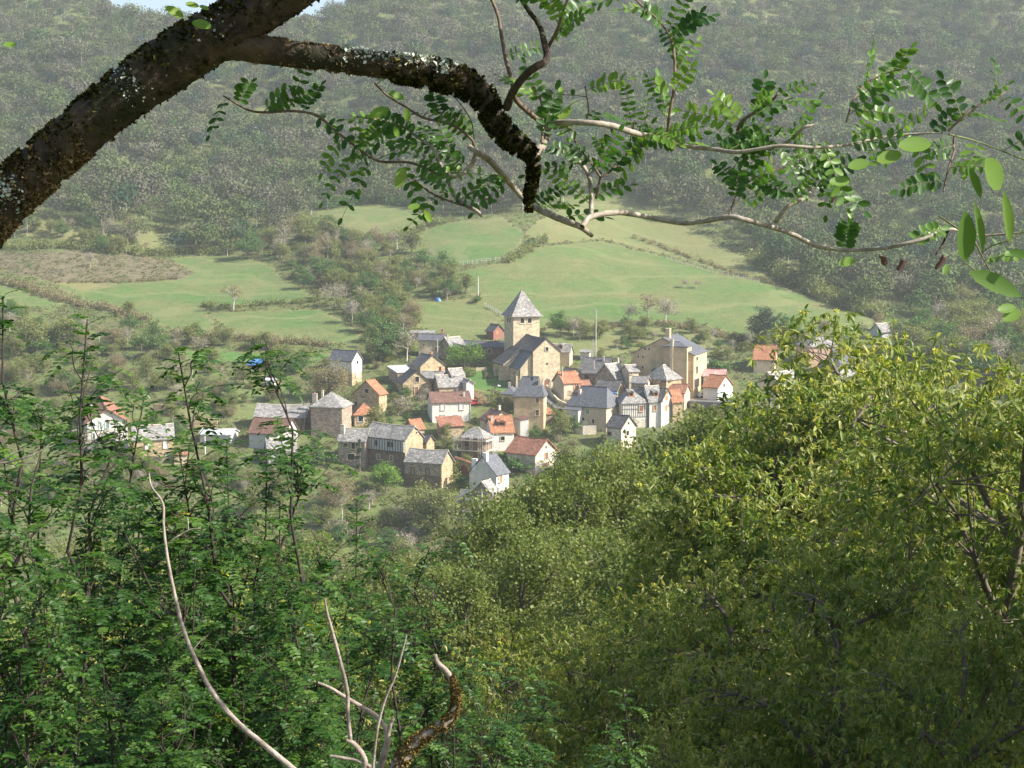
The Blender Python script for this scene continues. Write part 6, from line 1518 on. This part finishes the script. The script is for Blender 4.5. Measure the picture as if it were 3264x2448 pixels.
TW = [  # crop, points, radii(px in that crop), depth offset, material, leaf density per metre
 ('B', [(1230, 1010), (1300, 950), (1335, 870), (1360, 810), (1450, 795), (1600, 797), (1750, 815), (1900, 862), (2050, 893), (2212, 942), (2400, 965), (2576, 985), (2836, 945), (3076, 955), (3306, 935), (3476, 895), (3676, 870), (3896, 862)], [30, 27, 24, 20, 18, 17, 17, 17, 15, 13, 12, 11, 10, 10, 9, 8, 7, 4], 0, 'L', 13, 7),
 ('B', [(1340, 840), (1290, 790), (1200, 715), (1125, 635), (1105, 520), (1070, 400), (1040, 240), (1015, 100), (965, -20), (920, -120)], [16, 15, 15, 15, 13, 12, 11, 10, 9, 8], .06, 'R', 2, 3),
 ('B', [(1070, 700), (1110, 600), (1180, 500), (1250, 440), (1330, 385), (1312, 260), (1280, 160), (1200, 50), (1150, -40)], [26, 24, 23, 22, 21, 17, 15, 13, 12], -.04, 'K', 0, 9),
 ('B', [(1340, 310), (1400, 190), (1440, 70), (1475, -30)], [11, 9, 8, 7], -.03, 'R', 12, 0),
 ('B', [(830, 950), (880, 985), (960, 1040), (1060, 1150), (1130, 1230), (1190, 1300), (1260, 1345), (1400, 1410), (1550, 1470), (1625, 1528)], [16, 17, 18, 18, 18, 18, 20, 20, 18, 12], .1, 'L', 9, 1),
 ('B', [(1560, 1470), (1620, 1405), (1800, 1378), (2000, 1410), (2212, 1447), (2360, 1432), (2520, 1405), (2640, 1430), (2780, 1468), (2930, 1520), (3080, 1592), (3260, 1620), (3460, 1613), (3610, 1590), (3780, 1545), (3900, 1490), (3990, 1490), (4130, 1525), (4350, 1512), (4500, 1500)], [17, 17, 16, 15, 14, 14, 15, 14, 14, 13, 13, 12, 12, 12, 11, 11, 9, 7, 6, 5], 0, 'L', 5, 8),
 ('B', [(1620, 1392), (1615, 1200), (1598, 1130), (1540, 1050), (1430, 985)], [14, 13, 13, 12, 8], .05, 'L', 8, 0),
 ('B', [(870, 990), (850, 1060), (790, 1120), (710, 1145), (655, 1090), (590, 960), (480, 880), (400, 820), (240, 780), (60, 745)], [14, 15, 15, 14, 11, 9, 9, 8, 7, 6], .12, 'L', 9, 0),
 ('B', [(690, 1150), (720, 1250), (790, 1320), (880, 1370), (912, 1402)], [13, 13, 12, 12, 8], .12, 'L', 8, 0),
 ('B', [(860, 960), (840, 900), (740, 820), (650, 790), (530, 762), (420, 695), (300, 620), (215, 540)], [8, 8, 8, 8, 7, 7, 6, 5], .08, 'R', 4, 0),
 ('C', [(600, 1440), (680, 1340), (800, 1280), (850, 1200), (900, 1110), (945, 1035)], [13, 12, 11, 9, 8, 7], 0, 'L', 12, 0),
 ('C', [(300, 1390), (360, 1230), (360, 1160), (300, 1090)], [6, 6, 5, 4], 0, 'R', 12, 0),
 ('C', [(360, 1225), (460, 1155), (600, 1105), (700, 1075), (780, 1055)], [5, 4, 4, 3, 3], 0, 'R', 9, 0),
 ('C', [(1720, 1490), (1690, 1570), (1640, 1650)], [9, 7, 5], .05, 'K', 10, 0),
 ('C', [(350, 880), (380, 790), (480, 720), (590, 640), (620, 590)], [11, 10, 9, 7, 5], 0, 'R', 20, 0),
 ('C', [(660, 930), (720, 890), (780, 830), (855, 808)], [11, 10, 9, 6], 0, 'L', 4, 0),
 ('B', [(2110, 880), (2130, 720), (2160, 530), (2150, 300), (2080, 160), (1960, 50), (1870, -40)], [9, 9, 9, 8, 7, 6, 5], .04, 'R', 12, 0),
 ('B', [(1650, 1290), (1680, 1150), (1720, 1130), (1850, 1000), (1880, 880), (1895, 800)], [9, 8, 7, 6, 6, 5], .06, 'R', 10, 0),
 ('B', [(1680, 1150), (1620, 1060), (1530, 940), (1500, 850), (1465, 820)], [8, 7, 6, 5, 5], .03, 'R', 10, 0),
 ('B', [(1300, 930), (1305, 800), (1300, 700), (1285, 620)], [8, 7, 6, 4], -.06, 'R', 10, 0),
 ('C', [(1760, 880), (1755, 950), (1760, 980), (1720, 1100), (1690, 1240)], [7, 7, 6, 6, 5], .03, 'R', 6, 0),
 ('A', [(1445, 620), (1640, 722), (1900, 720), (2060, 750), (2140, 820), (2280, 930), (2390, 1010), (2480, 1050), (2660, 1055), (2860, 1135)], [5, 7, 8, 8, 8, 7, 7, 8, 8, 9], .1, 'R', 9, 0),
 ('B', [(860, 900), (840, 780), (760, 660), (700, 600)], [4, 4, 3, 2], .1, 'G', 6, 0),
 ('C', [(1720, 850), (1860, 720), (2000, 650), (2095, 595)], [7, 6, 5, 4], 0, 'R', 10, 0),
 ('C', [(1060, 790), (1110, 640), (1190, 540), (1300, 480), (1450, 440)], [6, 5, 5, 4, 3], 0, 'R', 14, 0),
 ('C', [(1720, 870), (1850, 900), (2000, 950), (2212, 1035), (2400, 1100)], [5, 5, 4, 4, 4], 0, 'G', 5, 0),
 ('B', [(440, 1130), (500, 1190), (600, 1260), (720, 1310), (790, 1330)], [4, 5, 6, 6, 7], .1, 'R', 6, 0),
 ('B', [(1590, 770), (1600, 700), (1580, 560)], [5, 4, 3], .05, 'R', 14, 0),
 ('C', [(1660, 1400), (1780, 1480), (1880, 1550), (1960, 1700), (2020, 1800)], [5, 5, 5, 4, 3], -.2, 'G', 5, 0),
]
mats_ = {'L': BARKL, 'R': BARKR, 'K': BARKD, 'G': RACH}
lo = Locust(); rs = np.random.RandomState(17); kk = 0
for c, pts, rp, dy, mk, dens, bare in TW:
    p = np.array([list(P(*S(c, *q), YB + dy + .05 * math.sin(i * .9 + kk))) for i, q in enumerate(pts)]); r = np.array(rp) * 1.12 * CROPS[c][2] * YB / FPX
    path, rd = smooth_path(p, r, 7); V_, F_ = rough_tube(path, rd, 9, rs, .07); kk += 1
    npmesh('twig', V_ - O, F_, mats_[mk], tr_root, smooth=True)
    # thorns and knots
    seg = np.linalg.norm(np.diff(path, axis=0), axis=1); Ltot = seg.sum(); i_start = bare * 7
    n = int(seg[i_start:].sum() * dens * 3.0)
    if n <= 0: continue
    cum = np.concatenate([[0], np.cumsum(seg[i_start:])]); tpos = (np.arange(n) + rs.rand(n)) / n * cum[-1]
    for t in tpos:
        if rs.rand() < .12: continue
        i = int(np.searchsorted(cum, t) - 1) + i_start; i = min(max(i, 0), len(path) - 2); b0 = path[i] + (path[i + 1] - path[i]) * rs.rand(); tan = unit(path[i + 1] - path[i])
        if np.linalg.norm(tan) < .5: tan = np.array([1., 0, 0])
        a_ = rs.uniform(-1.9, 1.9); d = np.array([math.cos(a_) * tan[0] - math.sin(a_) * tan[2], rs.normal(0, .45), math.sin(a_) * tan[0] + math.cos(a_) * tan[2] + .4])
        upv = unit(np.array([rs.normal(0, .35), -rs.uniform(.3, 1.3), rs.uniform(.1, 1.0)]))
        e_ = b0 + unit(d) * .14; pu_, pv_ = project(*e_)
        if pu_ < 2100 and pv_ > 690 or pv_ > 850: continue
        lo.leaf(rs, b0, d, upv, rs.uniform(.08, .15), rs.randint(4, 8), rs.uniform(.018, .028), rs.uniform(.05, .35), tint=np.clip(rs.normal(.62, .2), 0, .87), rr_=.0011)
V_, F_, T_, (rv, rf) = lo.meshes(); npmesh('leaves', V_ - O, F_, LM['top'], tr_root, tint=T_); npmesh('leaf_stalks', rv - O, rf, RACH, tr_root)['kind'] = 'stuff'
# single bright leaflets on the limb
PL_, XL, NL, SL = [], [], [], []
for c, x0, y0, x1, y1, dy in [('A', 1070, 45, 1190, 110, -.15), ('A', 1370, 180, 1245, 140, -.2), ('A', 1200, 25, 1290, 40, -.15), ('A', 1290, 40, 1355, 60, -.15), ('A', 20, 290, 110, 290, -.1), ('B', 180, 760, 310, 700, -.05), ('B', 300, 600, 410, 640, -.05), ('B', 420, 700, 430, 790, -.05), ('B', 340, 820, 370, 890, -.05), ('B', 2040, 490, 2100, 620, 0), ('B', 1410, 770, 1490, 700, 0), ('B', 360, 1220, 410, 1090, 0), ('B', 540, 1360, 580, 1440, 0), ('B', 430, 1350, 510, 1330, 0),
 ('F', 1010, 495, 1120, 460, 0), ('F', 2070, 855, 2195, 800, -.1), ('F', 2040, 790, 2160, 770, -.1), ('F', 1690, 560, 1720, 490, -.1), ('C', 1395, 950, 1610, 930, -.2), ('C', 1255, 1045, 1420, 995, -.2), ('C', 1070, 1085, 1210, 1050, -.1), ('C', 950, 1180, 1080, 1175, -.1)]:
    a, b_ = P(*S(c, x0, y0), YB + dy), P(*S(c, x1, y1), YB + dy + .01); PL_.append(a); XL.append(b_ - a); SL.append((b_ - a).length); NL.append((0.2, -1, .6))
for i in range(len(PL_)):
    V_, F_ = scatter(T_OVAL, np.array(PL_[i:i+1]), np.array(XL[i:i+1]), np.array(NL[i:i+1]), np.array(SL[i:i+1])); npmesh('leaflet', V_ - O, F_, LM['top'], tr_root, tint=np.full(11, .72 + .2 * rs.rand()))
# hanging seed pods
pm_ = m_plain('brown_seed_pod', (0.13, 0.06, 0.04), .6)
for c, x0, y0, x1, y1 in [('C', 1020, 1120, 975, 1320), ('F', 1690, 430, 1650, 530), ('F', 1275, 430, 1325, 505), ('F', 1420, 460, 1408, 535)]:
    a, b_ = P(*S(c, x0, y0), YB), P(*S(c, x1, y1), YB); d_ = b_ - a; mb = MB(); sp_ = Vector((0.6, -.2, 0)).normalized() * .0075
    pts_ = [a + d_ * t + Vector((math.sin(t * 5) * .003, 0, 0)) for t in np.linspace(0, 1, 8)]; w_ = [.15, .7, 1, .85, 1.05, .9, .75, .1]
    for i in range(7):
        for s in (-1, 1): q = [pts_[i] - sp_ * w_[i], pts_[i] + Vector((0, s * .002, 0)), pts_[i + 1] + Vector((0, s * .002, 0)), pts_[i + 1] - sp_ * w_[i + 1]]; mb.poly(q if s > 0 else q[::-1]); q = [pts_[i] + Vector((0, s * .002, 0)), pts_[i] + sp_ * w_[i], pts_[i + 1] + sp_ * w_[i + 1], pts_[i + 1] + Vector((0, s * .002, 0))]; mb.poly(q if s > 0 else q[::-1])
    o = mb.build('seed_pod', pm_, tr_root); o.location = -Vector(O)
# leafy upper boughs of the same tree, above the picture: they shade the limb
lo = Locust(); rs = np.random.RandomState(29); bw = []
bnd = lambda q: np.array(list(q))
for c0, c1, n in ((P(100, -500, 3.6), P(1500, -620, 3.2), 80), (P(1250, -420, 3.5), P(2500, -560, 3.2), 100)):
    pth = bend(rs, bnd(c0), bnd(c1), 9, .04); bw.append((pth, np.linspace(.03, .01, 9)))
    for _ in range(n):
        q = pth[rs.randint(0, 9)] + rs.normal(0, 1, 3) * np.array([.18, .22, .10]); a_ = rs.uniform(0, 6.28)
        if project(q[0], q[1], q[2])[1] > -260: continue
        lo.leaf(rs, q, np.array([math.cos(a_), math.sin(a_), .1]), np.array([0, 0, 1.]), .19, 7, .042, .15)
V_, F_, T_, (rv, rf) = lo.meshes(); npmesh('upper_leaves', V_ - O, F_, LM['locust'], tr_root, tint=T_); bv, bf = tubes(bw + [(bend(rs, limb[0][-1], bnd(P(1500, -620, 3.2)), 6, .03), np.linspace(.03, .012, 6))], 8); npmesh('upper_bough', bv - O, bf, BARKD, tr_root, smooth=True)
# near sprig at the right edge
YS = 1.7
sp_root = empty('locust_sprig', P(*S('C', 2300, 1700), YS), 0, 'out of focus near sprig with four long leaflets at the right edge', 'leafy sprig')
O2 = np.array(sp_root.location)
for pts, r in (([(1930, 1655), (1990, 1600), (2100, 1560), (2200, 1500), (2350, 1430), (2600, 1330)], [3, 4, 5, 5, 6, 8]), ([(1940, 1640), (1940, 1500), (1905, 1400), (1890, 1320)], [3, 3, 3, 2]), ([(2100, 1600), (2130, 1480), (2100, 1350), (2060, 1230)], [3, 3, 3, 2]), ([(1820, 1690), (1880, 1740), (1960, 1800), (2100, 1850), (2400, 1800)], [3, 4, 4, 4, 5])):
    p = np.array([list(P(*S('C', *q), YS)) for q in pts]); path, rd = smooth_path(p, np.array(r) * CROPS['C'][2] * YS / FPX, 5); v_, f_ = tubes([(path, rd)], 6); npmesh('stalk', v_ - O2, f_, RACH, sp_root, smooth=True)
T_LONG = (np.array([[0, 0, 0], [.2, -.13, .04], [.2, .13, .04], [.5, -.17, .05], [.5, .17, .05], [.8, -.11, .02], [.8, .11, .02], [1, 0, 0], [.2, 0, 0], [.5, 0, 0], [.8, 0, -.01]]),
   np.array([[0, 1, 8], [0, 8, 2], [1, 3, 9], [1, 9, 8], [8, 9, 4], [8, 4, 2], [3, 5, 10], [3, 10, 9], [9, 10, 6], [9, 6, 4], [5, 7, 10], [10, 7, 6]]))
mL = m_leaf('near_locust_leaflets', [(0, (0.10, 0.19, 0.04)), (1, (0.17, 0.28, 0.05))], .5, .45, .4)
for x0, y0, x1, y1, wd in ((1935, 1290, 1840, 1060, .8), (2060, 1230, 1960, 1020, 1.9), (1830, 1700, 1830, 1360, 1.3), (2120, 1580, 2080, 1230, .7), (1945, 1640, 1890, 1300, .55), (1850, 1760, 2205, 1925, 1.1), (2110, 1620, 2260, 1680, 1.3)):
    a, b_ = P(*S('C', x0, y0), YS), P(*S('C', x1, y1), YS - .02); d_ = b_ - a; v_, f_ = scatter(T_LONG, np.array([list(a)]), np.array([list(d_)]), np.array([[.3, -1, .35]]), np.array([d_.length]), wd)
    npmesh('leaflet', v_ - O2, f_, mL, sp_root, tint=np.full(len(v_), rr.random()), smooth=True)

# ------------------------------------------------------------------ the hazy air
hz = MB(); hz.box(-1400, -440, -60, 1400, 1900, 420)
hm = bpy.data.materials.new('hazy_air'); hm.use_nodes = True; nt = hm.node_tree
for n_ in list(nt.nodes):
    if n_.type == 'BSDF_PRINCIPLED': nt.nodes.remove(n_)
pv = nt.nodes.new('ShaderNodeVolumePrincipled'); pv.inputs['Color'].default_value = (0.88, 0.93, 1.0, 1); pv.inputs['Density'].default_value = 0.00017; pv.inputs['Anisotropy'].default_value = 0.2
nt.links.new(pv.outputs[0], nt.nodes['Material Output'].inputs['Volume'])
ho = hz.build('haze', hm); tagp(ho, kind='stuff')
